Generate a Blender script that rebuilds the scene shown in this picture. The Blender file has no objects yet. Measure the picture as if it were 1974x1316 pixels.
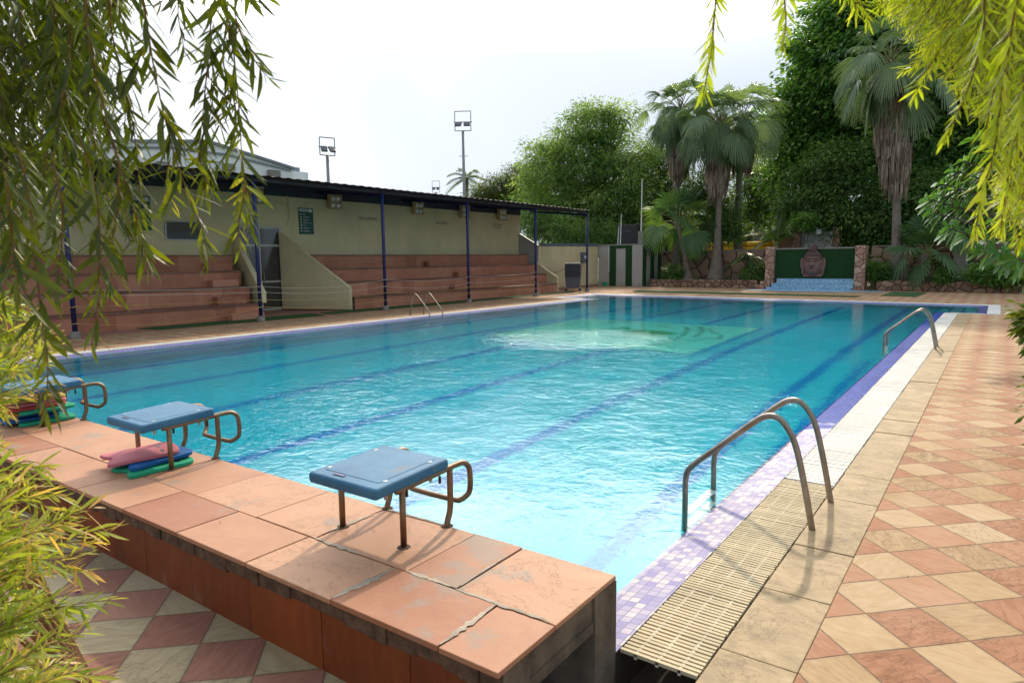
import bpy, math, random
import numpy as np
from mathutils import Vector, Matrix
D = bpy.data; C = bpy.context.scene.collection
rng = np.random.default_rng(7); random.seed(7)
PI = math.pi
# ------------------------------------------------------------------ camera
FPX, YAW, PITCH, ROLL, EYE = 1296.1, -0.626, 0.12081, -0.01170, 1.67
_f = np.array([math.sin(YAW)*math.cos(PITCH), math.cos(YAW)*math.cos(PITCH), -math.sin(PITCH)])
_r = np.array([math.cos(YAW), -math.sin(YAW), 0.0]); _u = np.cross(_r, _f)
_c, _s = math.cos(ROLL), math.sin(ROLL)
_r, _u = _r*_c+_u*_s, -_r*_s+_u*_c
cam = D.objects.new('camera', D.cameras.new('camera')); C.objects.link(cam)
cam.matrix_world = Matrix(((_r[0], _u[0], -_f[0], 0), (_r[1], _u[1], -_f[1], 0), (_r[2], _u[2], -_f[2], EYE), (0, 0, 0, 1)))
cam.data.sensor_width = 36; cam.data.lens = FPX/1974*36
cam.data.clip_start = 0.05; cam.data.clip_end = 3000
cam.data.dof.use_dof = True; cam.data.dof.focus_distance = 7.0; cam.data.dof.aperture_fstop = 9.0
bpy.context.scene.camera = cam
def ray(px, py):
    d = _f*FPX+_r*(px-987)-_u*(py-658)
    return d/np.linalg.norm(d)
def atY(px, py, Y):                      # point of the line of sight at depth Y
    d = ray(px, py); return d*(Y/d[1])+np.array([0, 0, EYE])
def atX(px, py, X):
    d = ray(px, py); return d*(X/d[0])+np.array([0, 0, EYE])
def gnd(px, py, z=0.0):
    d = ray(px, py); return d*((z-EYE)/d[2])+np.array([0, 0, EYE])
def atR(px, py, R):
    return ray(px, py)*R+np.array([0, 0, EYE])
# ------------------------------------------------------------------ light
SUN_AZ = math.radians(-18.0); SUN_EL = math.radians(33.0)     # azimuth from +Y towards +X
sdir = Vector((math.sin(SUN_AZ)*math.cos(SUN_EL), math.cos(SUN_AZ)*math.cos(SUN_EL), math.sin(SUN_EL)))
sl = D.lights.new('sun', 'SUN'); sl.energy = 2.8; sl.angle = math.radians(1.2); sl.color = (1.0, 0.86, 0.66)
so = D.objects.new('sun', sl); C.objects.link(so); so.rotation_euler = (-sdir).to_track_quat('-Z', 'Y').to_euler(); so.location = (0, 0, 30)
W = D.worlds.new('World'); bpy.context.scene.world = W; W.use_nodes = True
nt = W.node_tree; nt.nodes.clear()
def wn(t): return nt.nodes.new(t)
wo = wn('ShaderNodeOutputWorld'); bg = wn('ShaderNodeBackground'); sky = wn('ShaderNodeTexSky')
sky.sky_type = 'NISHITA'; sky.sun_disc = False; sky.sun_elevation = SUN_EL; sky.sun_rotation = SUN_AZ
sky.dust_density = 4.0; sky.air_density = 1.0; sky.ozone_density = 1.0; sky.altitude = 200
tc = wn('ShaderNodeTexCoord')
dp = wn('ShaderNodeVectorMath'); dp.operation = 'DOT_PRODUCT'; dp.inputs[1].default_value = sdir
nt.links.new(tc.outputs['Generated'], dp.inputs[0])
# thin high haze: an even milky veil, brighter towards the sun
mr = wn('ShaderNodeMapRange'); mr.inputs['From Min'].default_value = 0.3; mr.inputs['From Max'].default_value = 1.0
mr.inputs['To Min'].default_value = 0.0; mr.inputs['To Max'].default_value = 1.0
nt.links.new(dp.outputs['Value'], mr.inputs['Value'])
pw = wn('ShaderNodeMath'); pw.operation = 'POWER'; pw.inputs[1].default_value = 45.0; nt.links.new(mr.outputs[0], pw.inputs[0])
hz = wn('ShaderNodeMixRGB'); hz.inputs[1].default_value = (4.3, 5.0, 5.8, 1); hz.inputs[2].default_value = (30, 28.5, 26, 1)
nt.links.new(pw.outputs[0], hz.inputs[0])
mx = wn('ShaderNodeMixRGB'); mx.inputs[0].default_value = 0.975
nt.links.new(sky.outputs[0], mx.inputs[1]); nt.links.new(hz.outputs[0], mx.inputs[2])
# a thicker, whiter part of the veil over the left of the view
dl = wn('ShaderNodeVectorMath'); dl.operation = 'DOT_PRODUCT'; dl.inputs[1].default_value = (-0.93, 0.30, 0.22)
nt.links.new(tc.outputs['Generated'], dl.inputs[0])
ml = wn('ShaderNodeMapRange'); ml.inputs['From Min'].default_value = 0.62; ml.inputs['From Max'].default_value = 1.0; ml.inputs['To Max'].default_value = 0.75
nt.links.new(dl.outputs['Value'], ml.inputs['Value'])
cn = wn('ShaderNodeTexNoise'); cn.inputs['Scale'].default_value = 1.6; cn.inputs['Detail'].default_value = 4; nt.links.new(tc.outputs['Generated'], cn.inputs['Vector'])
cm = wn('ShaderNodeMath'); cm.operation = 'MULTIPLY'; nt.links.new(ml.outputs[0], cm.inputs[0]); nt.links.new(cn.outputs[0], cm.inputs[1])
mv = wn('ShaderNodeMixRGB'); mv.inputs[2].default_value = (12, 12, 12, 1); nt.links.new(cm.outputs[0], mv.inputs[0]); nt.links.new(mx.outputs[0], mv.inputs[1])
# bright sky patch added for the white glare on the water: above about 17 degrees on the sun's side of the sky
sx = wn('ShaderNodeSeparateXYZ'); nt.links.new(tc.outputs['Generated'], sx.inputs[0])
e1 = wn('ShaderNodeMapRange'); e1.interpolation_type = 'SMOOTHSTEP'; e1.inputs['From Min'].default_value = 0.275; e1.inputs['From Max'].default_value = 0.37; nt.links.new(sx.outputs[2], e1.inputs['Value'])
da = wn('ShaderNodeVectorMath'); da.operation = 'DOT_PRODUCT'; da.inputs[1].default_value = (-0.537, 0.617, 0.574); nt.links.new(tc.outputs['Generated'], da.inputs[0])
e2 = wn('ShaderNodeMapRange'); e2.interpolation_type = 'SMOOTHSTEP'; e2.inputs['From Min'].default_value = 0.86; e2.inputs['From Max'].default_value = 0.95; nt.links.new(da.outputs['Value'], e2.inputs['Value'])
c2 = wn('ShaderNodeTexNoise'); c2.inputs['Scale'].default_value = 3.0; c2.inputs['Detail'].default_value = 5; nt.links.new(tc.outputs['Generated'], c2.inputs['Vector'])
c3 = wn('ShaderNodeMapRange'); c3.inputs['From Min'].default_value = 0.3; c3.inputs['From Max'].default_value = 0.65; c3.inputs['To Min'].default_value = 0.55; nt.links.new(c2.outputs[0], c3.inputs['Value'])
e3 = wn('ShaderNodeMath'); e3.operation = 'MULTIPLY'; nt.links.new(e1.outputs[0], e3.inputs[0]); nt.links.new(e2.outputs[0], e3.inputs[1])
e4 = wn('ShaderNodeMath'); e4.operation = 'MULTIPLY'; nt.links.new(e3.outputs[0], e4.inputs[0]); nt.links.new(c3.outputs[0], e4.inputs[1])
cl = wn('ShaderNodeMixRGB'); cl.blend_type = 'ADD'; cl.inputs[2].default_value = (42, 40, 37, 1); nt.links.new(e4.outputs[0], cl.inputs[0]); nt.links.new(mv.outputs[0], cl.inputs[1])
nt.links.new(cl.outputs[0], bg.inputs[0]); bg.inputs[1].default_value = 0.13
nt.links.new(bg.outputs[0], wo.inputs[0])
sc = bpy.context.scene
sc.view_settings.view_transform = 'Standard'; sc.view_settings.look = 'None'
sc.view_settings.exposure = 0.22; sc.view_settings.gamma = 1.0
sc.cycles.max_bounces = 10; sc.cycles.transparent_max_bounces = 12; sc.cycles.transmission_bounces = 8
sc.cycles.volume_bounces = 0; sc.cycles.sample_clamp_indirect = 6; sc.cycles.use_denoising = True
sc.cycles.caustics_refractive = True; sc.cycles.caustics_reflective = False
# ------------------------------------------------------------------ materials
class G:
    """tiny helper round one material's node tree"""
    def __init__(s, name):
        s.m = D.materials.new(name); s.m.use_nodes = True; s.t = s.m.node_tree; s.t.nodes.clear()
        s.out = s.t.nodes.new('ShaderNodeOutputMaterial')
    def n(s, typ, **kw):
        o = s.t.nodes.new(typ)
        for k, v in kw.items():
            if k.startswith('_'): setattr(o, k[1:], v)
            else: s.set(o.inputs[k.replace('__', ' ')], v)
        return o
    def set(s, inp, v):
        if isinstance(v, bpy.types.NodeSocket): s.t.links.new(v, inp)
        elif isinstance(v, (tuple, list)) and len(v) == 3 and inp.type == 'RGBA': inp.default_value = (*v, 1)
        else: inp.default_value = v
    def math(s, op, a, b=0.0, clamp=False):
        o = s.t.nodes.new('ShaderNodeMath'); o.operation = op; o.use_clamp = clamp
        s.set(o.inputs[0], a); s.set(o.inputs[1], b); return o.outputs[0]
    def pos(s): return s.n('ShaderNodeNewGeometry').outputs['Position']
    def sep(s, v):
        o = s.n('ShaderNodeSeparateXYZ', Vector=v); return o.outputs[0], o.outputs[1], o.outputs[2]
    def comb(s, x, y, z=0.0): return s.n('ShaderNodeCombineXYZ', X=x, Y=y, Z=z).outputs[0]
    def mapping(s, v, scale=(1, 1, 1), loc=(0, 0, 0), rot=(0, 0, 0)):
        o = s.n('ShaderNodeMapping', Vector=v, Scale=scale, Location=loc, Rotation=rot); return o.outputs[0]
    def noise(s, v, scale, detail=4.0, rough=0.55, dist=0.0):
        return s.n('ShaderNodeTexNoise', Vector=v, Scale=scale, Detail=detail, Roughness=rough, Distortion=dist).outputs[0]
    def white(s, v):
        o = s.n('ShaderNodeTexWhiteNoise', Vector=v); return o.outputs['Value']
    def ramp(s, f, stops, interp='LINEAR'):
        o = s.n('ShaderNodeValToRGB', Fac=f); cr = o.color_ramp; cr.interpolation = interp
        while len(cr.elements) < len(stops): cr.elements.new(0.5)
        for e, (p, c) in zip(cr.elements, stops):
            e.position = p; e.color = (*c, 1) if len(c) == 3 else c
        return o.outputs[0]
    def step(s, f, a, b):      # smooth 0..1 between a and b
        o = s.n('ShaderNodeMapRange', Value=f); o.inputs['From Min'].default_value = a; o.inputs['From Max'].default_value = b
        o.interpolation_type = 'SMOOTHSTEP'; return o.outputs[0]
    def mix(s, f, a, b, mode='MIX'):
        o = s.t.nodes.new('ShaderNodeMixRGB'); o.blend_type = mode
        s.set(o.inputs[0], f); s.set(o.inputs[1], a); s.set(o.inputs[2], b); return o.outputs[0]
    def bump(s, h, strength=0.3, dist=0.01, normal=None):
        o = s.n('ShaderNodeBump', Height=h, Strength=strength, Distance=dist)
        if normal is not None: s.set(o.inputs['Normal'], normal)
        return o.outputs[0]
    def done(s, color, rough=0.8, normal=None, metal=0.0, spec=0.4, trans=None, **kw):
        o = s.n('ShaderNodeBsdfPrincipled', Base__Color=color, Roughness=rough, Metallic=metal)
        o.inputs['Specular IOR Level'].default_value = spec
        if normal is not None: s.set(o.inputs['Normal'], normal)
        for k, v in kw.items(): s.set(o.inputs[k.replace('__', ' ')], v)
        sh = o.outputs[0]
        if trans is not None:      # thin leaf: some light passes through
            tcol, amt = trans
            tl = s.n('ShaderNodeBsdfTranslucent', Color=tcol)
            ms = s.t.nodes.new('ShaderNodeMixShader'); s.set(ms.inputs[0], amt)
            s.t.links.new(sh, ms.inputs[1]); s.t.links.new(tl.outputs[0], ms.inputs[2]); sh = ms.outputs[0]
        s.t.links.new(sh, s.out.inputs[0]); return s.m
def plain(name, col, rough=0.6, metal=0.0, var=0.12, scale=6.0, spec=0.4, bump=0.0, bscale=60.0):
    g = G(name); p = g.pos(); nz = g.noise(p, scale, 5)
    c = g.ramp(nz, [(0.3, tuple(x*(1-var) for x in col)), (0.7, tuple(min(1, x*(1+var)) for x in col))])
    nrm = g.bump(g.noise(p, bscale, 4), bump, 0.01) if bump else None
    return g.done(c, rough, nrm, metal, spec)
def m_checker(name, x0, y0, per, red, cream, dirt=0.35, wear=0.5):
    g = G(name); p = g.pos(); x, y, z = g.sep(p)
    wob = g.noise(p, 1.3, 2); wb = g.math('MULTIPLY', g.math('SUBTRACT', wob, 0.5), 0.03)
    dx = g.math('ADD', g.math('SUBTRACT', x, x0), wb); dy = g.math('SUBTRACT', y, y0)
    a = g.math('DIVIDE', g.math('ADD', dx, dy), per); b = g.math('DIVIDE', g.math('SUBTRACT', dx, dy), per)
    ra = g.math('ROUND', a); rb = g.math('ROUND', b)
    par = g.math('ABSOLUTE', g.math('MODULO', g.math('ADD', ra, rb), 2.0)); par = g.math('GREATER_THAN', par, 0.5)
    cell = g.comb(ra, rb, 0.3)
    r1 = g.white(cell); r2 = g.white(g.comb(rb, ra, 3.7))
    # streaky sandstone figure, turned differently in every tile
    vr = g.n('ShaderNodeVectorRotate', Vector=p, Angle=g.math('MULTIPLY', r2, 6.28)); vr.rotation_type = 'Z_AXIS'
    off = g.n('ShaderNodeVectorMath', _operation='ADD'); g.set(off.inputs[0], vr.outputs[0]); g.set(off.inputs[1], g.comb(g.math('MULTIPLY', r1, 31.0), r2, 0))
    st = g.noise(g.mapping(off.outputs[0], (1.2, 4.5, 1)), 5, 6, 0.62, 1.2)
    cr = g.ramp(g.math('ADD', g.math('MULTIPLY', st, 0.7), g.math('MULTIPLY', r1, 0.3)), [(0.25, red[0]), (0.5, red[1]), (0.78, red[2])])
    cc = g.ramp(g.math('ADD', g.math('MULTIPLY', st, 0.7), g.math('MULTIPLY', r1, 0.3)), [(0.25, cream[0]), (0.5, cream[1]), (0.78, cream[2])])
    col = g.mix(par, cr, cc)
    fa = g.math('ABSOLUTE', g.math('SUBTRACT', a, ra)); fb = g.math('ABSOLUTE', g.math('SUBTRACT', b, rb))
    edge = g.math('MAXIMUM', fa, fb)
    jt = g.step(g.math('ADD', edge, g.math('MULTIPLY', g.noise(p, 40, 3), 0.02)), 0.492, 0.508)
    col = g.mix(g.math('MULTIPLY', jt, 0.7), col, (0.11, 0.08, 0.055))
    col = g.mix(g.math('MULTIPLY', g.step(g.math('ADD', edge, g.math('MULTIPLY', g.noise(p, 14, 5, 0.7), 0.10)), 0.49, 0.56), 0.30), col, (0.16, 0.11, 0.075))
    # faded and scuffed patches
    wr = g.step(g.noise(p, 0.9, 6, 0.7), 0.5, 0.75)
    col = g.mix(g.math('MULTIPLY', wr, wear), col, tuple(0.5*red[2][i]+0.5*cream[2][i] for i in range(3)))
    dk = g.step(g.noise(p, 3.1, 8, 0.75), 0.6, 0.8)
    col = g.mix(g.math('MULTIPLY', dk, dirt), col, (0.15, 0.10, 0.07))
    # flaked spots and little hollows of the split stone
    vf = g.n('ShaderNodeTexVoronoi', Vector=g.mapping(p, (1, 1, 1), (3, 1, 0)), Scale=2.1); vf.feature = 'F1'
    ck = g.math('LESS_THAN', g.math('ABSOLUTE', g.math('SUBTRACT', g.noise(off.outputs[0], 6, 7, 0.7, 1.5), 0.5)), 0.006)
    ck = g.math('MULTIPLY', ck, g.math('GREATER_THAN', r2, 0.62))
    col = g.mix(g.math('MULTIPLY', ck, 0.6), col, (0.10, 0.07, 0.05))
    h = g.math('SUBTRACT', g.math('ADD', g.math('MULTIPLY', st, 0.7), g.math('MULTIPLY', g.noise(p, 90, 4), 0.2)), g.math('ADD', jt, g.math('MULTIPLY', ck, 0.6)))
    h = g.math('ADD', h, g.math('MULTIPLY', g.math('SUBTRACT', r1, 0.5), g.math('MULTIPLY', g.math('SUBTRACT', a, ra), 3.0)))
    rough = g.ramp(g.noise(p, 2.3, 5), [(0.3, (0.68,)*3), (0.7, (0.9,)*3)])
    return g.done(col, rough, g.bump(h, 0.5, 0.008), spec=0.2)
def m_stone_slab(name, base, dark, joint_axis=None):
    g = G(name); p = g.pos()
    n1 = g.noise(p, 3.2, 8, 0.68, 1.0); n2 = g.noise(g.mapping(p, (1, 2.4, 1)), 9, 6, 0.7)
    col = g.ramp(g.math('ADD', g.math('MULTIPLY', n1, 0.65), g.math('MULTIPLY', n2, 0.35)), [(0.32, dark), (0.47, base[0]), (0.62, base[1]), (0.8, base[2])])
    ck = g.math('LESS_THAN', g.math('ABSOLUTE', g.math('SUBTRACT', g.noise(p, 2.7, 7, 0.72, 1.6), 0.52)), 0.0045)
    col = g.mix(g.math('MULTIPLY', ck, 0.5), col, (0.12, 0.08, 0.05))
    h = g.math('SUBTRACT', g.math('ADD', n1, g.math('MULTIPLY', g.noise(p, 60, 5), 0.15)), ck)
    return g.done(col, 0.7, g.bump(h, 0.5, 0.012))
def m_tint(name, lo, hi, stain, tw=0.5, rough=0.65, grey=0.0, bump=0.25, streak=False, crack=False):
    """slab stone whose tone differs slab by slab (colour attribute 'tint')"""
    g = G(name); p = g.pos(); at = g.n('ShaderNodeAttribute', _attribute_name='tint').outputs['Fac']
    n1 = g.noise(p, 2.6, 7, 0.66, 0.8); n3 = g.noise(p, 11, 6, 0.7)
    if streak: n1 = g.math('ADD', g.math('MULTIPLY', n1, 0.45), g.math('MULTIPLY', g.noise(g.mapping(p, (6, 6, 0.9)), 2.2, 7, 0.72, 0.8), 0.55))
    f = g.math('ADD', g.math('MULTIPLY', n1, 1.0-tw), g.math('MULTIPLY', at, tw))
    col = g.ramp(f, [(0.25, lo), (0.5, tuple((a+b)/2 for a, b in zip(lo, hi))), (0.75, hi)])
    col = g.mix(g.math('MULTIPLY', g.step(g.noise(g.mapping(p, (1, 1, 1), (9, 4, 1)), 4.5, 8, 0.75, 1.4), 0.52, 0.72), 0.45), col, hi)
    col = g.mix(g.math('MULTIPLY', g.step(n3, 0.55, 0.78), 0.4), col, stain)
    if grey:
        col = g.mix(g.math('MULTIPLY', g.step(g.noise(g.mapping(p, (1, 1, 1), (5, 2, 0)), 1.7, 6, 0.7), 0.58, 0.66), grey), col, (0.24, 0.215, 0.18))
    h = g.math('ADD', g.math('MULTIPLY', n1, 0.5), g.math('MULTIPLY', g.noise(p, 70, 5, 0.7), 0.3))
    if crack:
        ck = g.math('LESS_THAN', g.math('ABSOLUTE', g.math('SUBTRACT', g.noise(g.mapping(p, (1, 1, 1), (3, 7, 0)), 2.0, 7, 0.7, 1.2), 0.47)), 0.0028)
        ck = g.math('MULTIPLY', ck, g.math('GREATER_THAN', at, 0.78)); col = g.mix(g.math('MULTIPLY', ck, 0.5), col, (0.09, 0.05, 0.03)); h = g.math('SUBTRACT', h, ck)
        sp = g.step(g.noise(p, 38, 4, 0.6), 0.70, 0.78); col = g.mix(g.math('MULTIPLY', sp, 0.5), col, (0.14, 0.075, 0.045))
    return g.done(col, rough, g.bump(h, bump, 0.008))
def m_plaster(name, col, stain, rough=0.85):
    g = G(name); p = g.pos(); x, y, z = g.sep(p)
    n1 = g.noise(p, 0.8, 6, 0.6); drip = g.noise(g.mapping(p, (5, 5, 0.35)), 1.6, 6, 0.7)
    c = g.ramp(n1, [(0.3, tuple(v*0.88 for v in col)), (0.7, tuple(min(1, v*1.08) for v in col))])
    c = g.mix(g.math('MULTIPLY', g.step(drip, 0.52, 0.8), 0.55), c, stain)
    low = g.step(z, 0.45, 0.0); c = g.mix(g.math('MULTIPLY', low, g.math('MULTIPLY', g.noise(p, 5, 5), 0.9)), c, stain)
    return g.done(c, rough, g.bump(g.noise(p, 35, 5, 0.7), 0.2, 0.01), spec=0.2)
def m_crazy(name, scale, stones, mortar, mw=0.05, ax='xz', rough=0.8):
    g = G(name); p = g.pos(); x, y, z = g.sep(p)
    v = {'xz': g.comb(g.math('ADD', x, g.math('MULTIPLY', y, 0.7)), z, 0.0)}.get(ax, p)
    dn = g.n('ShaderNodeTexNoise', Vector=v, Scale=scale*1.7, Detail=2.0).outputs['Color']
    vv = g.n('ShaderNodeVectorMath', _operation='MULTIPLY_ADD'); g.set(vv.inputs[0], dn); vv.inputs[1].default_value = (0.25/scale,)*3; g.set(vv.inputs[2], v)
    v1 = g.n('ShaderNodeTexVoronoi', Vector=vv.outputs[0], Scale=scale); v1.feature = 'DISTANCE_TO_EDGE'; v1.voronoi_dimensions = '2D'
    v2 = g.n('ShaderNodeTexVoronoi', Vector=vv.outputs[0], Scale=scale); v2.voronoi_dimensions = '2D'
    rc = g.sep(v2.outputs['Color'])[0]
    n1 = g.noise(p, 7, 6, 0.7)
    col = g.ramp(g.math('ADD', g.math('MULTIPLY', rc, 0.6), g.math('MULTIPLY', n1, 0.4)), [(0.15, stones[0]), (0.5, stones[1]), (0.85, stones[2])])
    m = g.step(v1.outputs['Distance'], mw, mw*0.45)
    col = g.mix(m, col, mortar)
    h = g.math('ADD', g.math('MULTIPLY', g.step(v1.outputs['Distance'], 0.0, mw*3), 1.0), g.math('MULTIPLY', n1, 0.25))
    return g.done(col, rough, g.bump(h, 0.8, 0.03))
def m_mosaic(name, cols, grout, size=0.028, rough=0.2, ax='xy', patch=None, wet=False, gw=0.09):
    g = G(name); p = g.pos(); x, y, z = g.sep(p)
    u, v = {'xy': (x, y), 'wall': (g.math('ADD', x, y), z)}[ax]
    us = g.math('DIVIDE', u, size); vs = g.math('DIVIDE', v, size)
    fu = g.math('FLOOR', us); fv = g.math('FLOOR', vs)
    r = g.white(g.comb(fu, fv, 1.0))
    lo = g.noise(p, 0.6, 4)
    col = g.ramp(g.math('ADD', g.math('MULTIPLY', r, 0.75), g.math('MULTIPLY', lo, 0.25)), [(0.1, cols[0]), (0.5, cols[1]), (0.9, cols[2])])
    du = g.math('ABSOLUTE', g.math('SUBTRACT', g.math('SUBTRACT', us, fu), 0.5)); dv = g.math('ABSOLUTE', g.math('SUBTRACT', g.math('SUBTRACT', vs, fv), 0.5))
    gr = g.math('GREATER_THAN', g.math('MAXIMUM', du, dv), 0.5-gw)
    rg = rough
    if wet:   # the near stretch has dried to a chalky lilac, the far stretch is wet and deep blue
        nz = g.noise(p, 1.6, 5, 0.6)
        w = g.step(g.math('ADD', y, g.math('MULTIPLY', nz, 1.6)), 7.6, 8.1)
        dry = g.ramp(g.math('ADD', g.math('MULTIPLY', r, 0.6), g.math('MULTIPLY', g.noise(p, 9, 5), 0.4)), [(0.2, (0.17, 0.15, 0.36)), (0.45, (0.28, 0.25, 0.40)), (0.6, (0.37, 0.32, 0.42)), (0.8, (0.56, 0.49, 0.46))])
        col = g.mix(w, dry, col)
        rg = g.ramp(w, [(0, (0.6,)*3), (1, (0.22,)*3)])
        du_ = g.step(g.math('ADD', g.noise(g.mapping(p, (2, 1, 1)), 1.1, 6, 0.7), g.math('MULTIPLY', x, 0.25)), 0.30, 0.36)
        silt = g.math('MULTIPLY', du_, w); col = g.mix(g.math('MULTIPLY', silt, 0.45), col, (0.16, 0.13, 0.09))
    col = g.mix(gr, col, grout)
    return g.done(col, rg, g.bump(g.math('ADD', g.math('MULTIPLY', gr, -1.0), g.math('MULTIPLY', r, 0.6)), 0.3, 0.002), spec=0.3 if wet else 0.5)
def m_leaf(name, cols, tcol, amt=0.45, rough=0.5, spec=0.4):
    g = G(name); at = g.n('ShaderNodeAttribute', _attribute_name='rnd').outputs['Fac']
    col = g.ramp(at, [(0.0, cols[0]), (0.35, cols[1]), (0.7, cols[2]), (1.0, cols[3] if len(cols) > 3 else cols[2])])
    tc_ = g.mix(1.0, col, tcol, 'MULTIPLY')
    return g.done(col, rough, spec=spec, trans=(tc_, amt))
def m_bark(name, a, b, scale=14):
    g = G(name); p = g.pos(); n1 = g.noise(g.mapping(p, (1, 1, 0.35)), scale, 7, 0.7, 0.6)
    return g.done(g.ramp(n1, [(0.3, a), (0.7, b)]), 0.9, g.bump(n1, 0.7, 0.02), spec=0.2)
def m_steel(name, lo=(0.20, 0.165, 0.13), hi=(0.42, 0.37, 0.31), rust=0.5, rough=0.25):
    g = G(name); p = g.pos(); n1 = g.noise(p, 5, 6, 0.7); n2 = g.noise(p, 22, 6, 0.75)
    c = g.ramp(n1, [(0.3, lo), (0.7, hi)]); r = g.math('MULTIPLY', g.step(n2, 0.5, 0.72), rust)
    c = g.mix(r, c, (0.16, 0.075, 0.035))
    ro = g.math('ADD', rough, g.math('MULTIPLY', n1, 0.3)); met = g.math('SUBTRACT', 1.0, g.math('MULTIPLY', r, 0.8))
    return g.done(c, ro, g.bump(n2, 0.08, 0.004), met)
# ------------------------------------------------------------------ objects
ORG = {}
def tag(o, label=None, cat=None, group=None, kind=None):
    if label: o['label'] = label
    if cat: o['category'] = cat
    if group: o['group'] = group
    if kind: o['kind'] = kind
    return o
def thing(name, label, cat, loc=(0, 0, 0), group=None):
    o = D.objects.new(name, None); C.objects.link(o); o.location = loc; o.empty_display_size = 0.2
    ORG[o.name] = np.array(loc, float); return tag(o, label, cat, group)
def link(name, me, mat, parent=None):
    o = D.objects.new(name, me); C.objects.link(o)
    if mat: me.materials.append(mat)
    if parent is not None:
        o.parent = parent; ORG[o.name] = ORG.get(parent.name, np.zeros(3))
    return o
class MB:
    def __init__(s): s.v = []; s.f = []; s.t = []
    def add(s, vs, fs, tint=None):
        b = len(s.v); s.v += [tuple(map(float, q)) for q in vs]; s.f += [tuple(b+i for i in q) for q in fs]
        s.t += [random.random() if tint is None else tint]*len(vs); return s
    def box(s, x0, x1, y0, y1, z0, z1, tint=None):
        return s.add([(x0, y0, z0), (x1, y0, z0), (x1, y1, z0), (x0, y1, z0), (x0, y0, z1), (x1, y0, z1), (x1, y1, z1), (x0, y1, z1)],
                     [(0, 3, 2, 1), (4, 5, 6, 7), (0, 1, 5, 4), (1, 2, 6, 5), (2, 3, 7, 6), (3, 0, 4, 7)], tint)
    def obox(s, c, size, rz=0.0, rx=0.0, ry=0.0, tint=None):
        R = (Matrix.Rotation(rz, 3, 'Z') @ Matrix.Rotation(rx, 3, 'X') @ Matrix.Rotation(ry, 3, 'Y'))
        h = [q/2 for q in size]; vs = []
        for dz in (-1, 1):
            for dx, dy in ((-1, -1), (1, -1), (1, 1), (-1, 1)):
                vs.append(Vector(c)+R @ Vector((dx*h[0], dy*h[1], dz*h[2])))
        return s.add(vs, [(0, 3, 2, 1), (4, 5, 6, 7), (0, 1, 5, 4), (1, 2, 6, 5), (2, 3, 7, 6), (3, 0, 4, 7)], tint)
    def quad(s, a, b, c, d, tint=None): return s.add([a, b, c, d], [(0, 1, 2, 3)], tint)
    def prism(s, poly, z0, z1, tint=None):
        n = len(poly); vs = [(x, y, z0) for x, y in poly]+[(x, y, z1) for x, y in poly]
        return s.add(vs, [tuple(range(n-1, -1, -1)), tuple(range(n, 2*n))]+[(i, (i+1) % n, n+(i+1) % n, n+i) for i in range(n)], tint)
    def extrude(s, pts, vec, tint=None):      # planar 3-D polygon pushed along vec
        n = len(pts); v2 = [tuple(np.array(q)+np.array(vec)) for q in pts]
        return s.add(list(pts)+v2, [tuple(range(n-1, -1, -1)), tuple(range(n, 2*n))]+[(i, (i+1) % n, n+(i+1) % n, n+i) for i in range(n)], tint)
    def tube(s, pts, r, n=8, cap=True, tint=None):
        P = [Vector(q) for q in pts]; rs = r if isinstance(r, (list, tuple, np.ndarray)) else [r]*len(P)
        vs = []; nrm = None
        for i, q in enumerate(P):
            t = (P[min(i+1, len(P)-1)]-P[max(i-1, 0)])
            if t.length < 1e-9: t = Vector((0, 0, 1))
            t.normalize()
            if nrm is None:
                a = Vector((0, 0, 1)) if abs(t.z) < 0.9 else Vector((1, 0, 0)); nrm = t.cross(a).normalized()
            else:
                nrm = (nrm-t*nrm.dot(t)); nrm = nrm.normalized() if nrm.length > 1e-6 else t.orthogonal().normalized()
            bi = t.cross(nrm)
            for k in range(n):
                a = 2*PI*k/n; vs.append(q+(nrm*math.cos(a)+bi*math.sin(a))*rs[i])
        fs = []
        for i in range(len(P)-1):
            for k in range(n):
                fs.append((i*n+k, i*n+(k+1) % n, (i+1)*n+(k+1) % n, (i+1)*n+k))
        if cap: fs += [tuple(range(n-1, -1, -1)), tuple((len(P)-1)*n+k for k in range(n))]
        return s.add(vs, fs, tint)
    def cyl(s, c, r, z0, z1, n=16, r2=None, tint=None):
        r2 = r if r2 is None else r2; vs = []
        for z, rr in ((z0, r), (z1, r2)):
            vs += [(c[0]+rr*math.cos(2*PI*k/n), c[1]+rr*math.sin(2*PI*k/n), z) for k in range(n)]
        return s.add(vs, [tuple(range(n-1, -1, -1)), tuple(range(n, 2*n))]+[(k, (k+1) % n, n+(k+1) % n, n+k) for k in range(n)], tint)
    def build(s, name, mat, parent=None, smooth=False, bevel=0.0, seg=2):
        v = np.array(s.v, float)
        if parent is not None and parent.name in ORG: v = v-ORG[parent.name]
        me = D.meshes.new(name); me.from_pydata(v.tolist(), [], s.f); me.update()
        at = me.attributes.new('tint', 'FLOAT', 'POINT'); at.data.foreach_set('value', np.array(s.t, np.float32))
        if smooth: me.polygons.foreach_set('use_smooth', [True]*len(me.polygons))
        o = link(name, me, mat, parent)
        if bevel:
            b = o.modifiers.new('bevel', 'BEVEL'); b.width = bevel; b.segments = seg; b.limit_method = 'ANGLE'; b.angle_limit = 0.7
        return o
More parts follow.
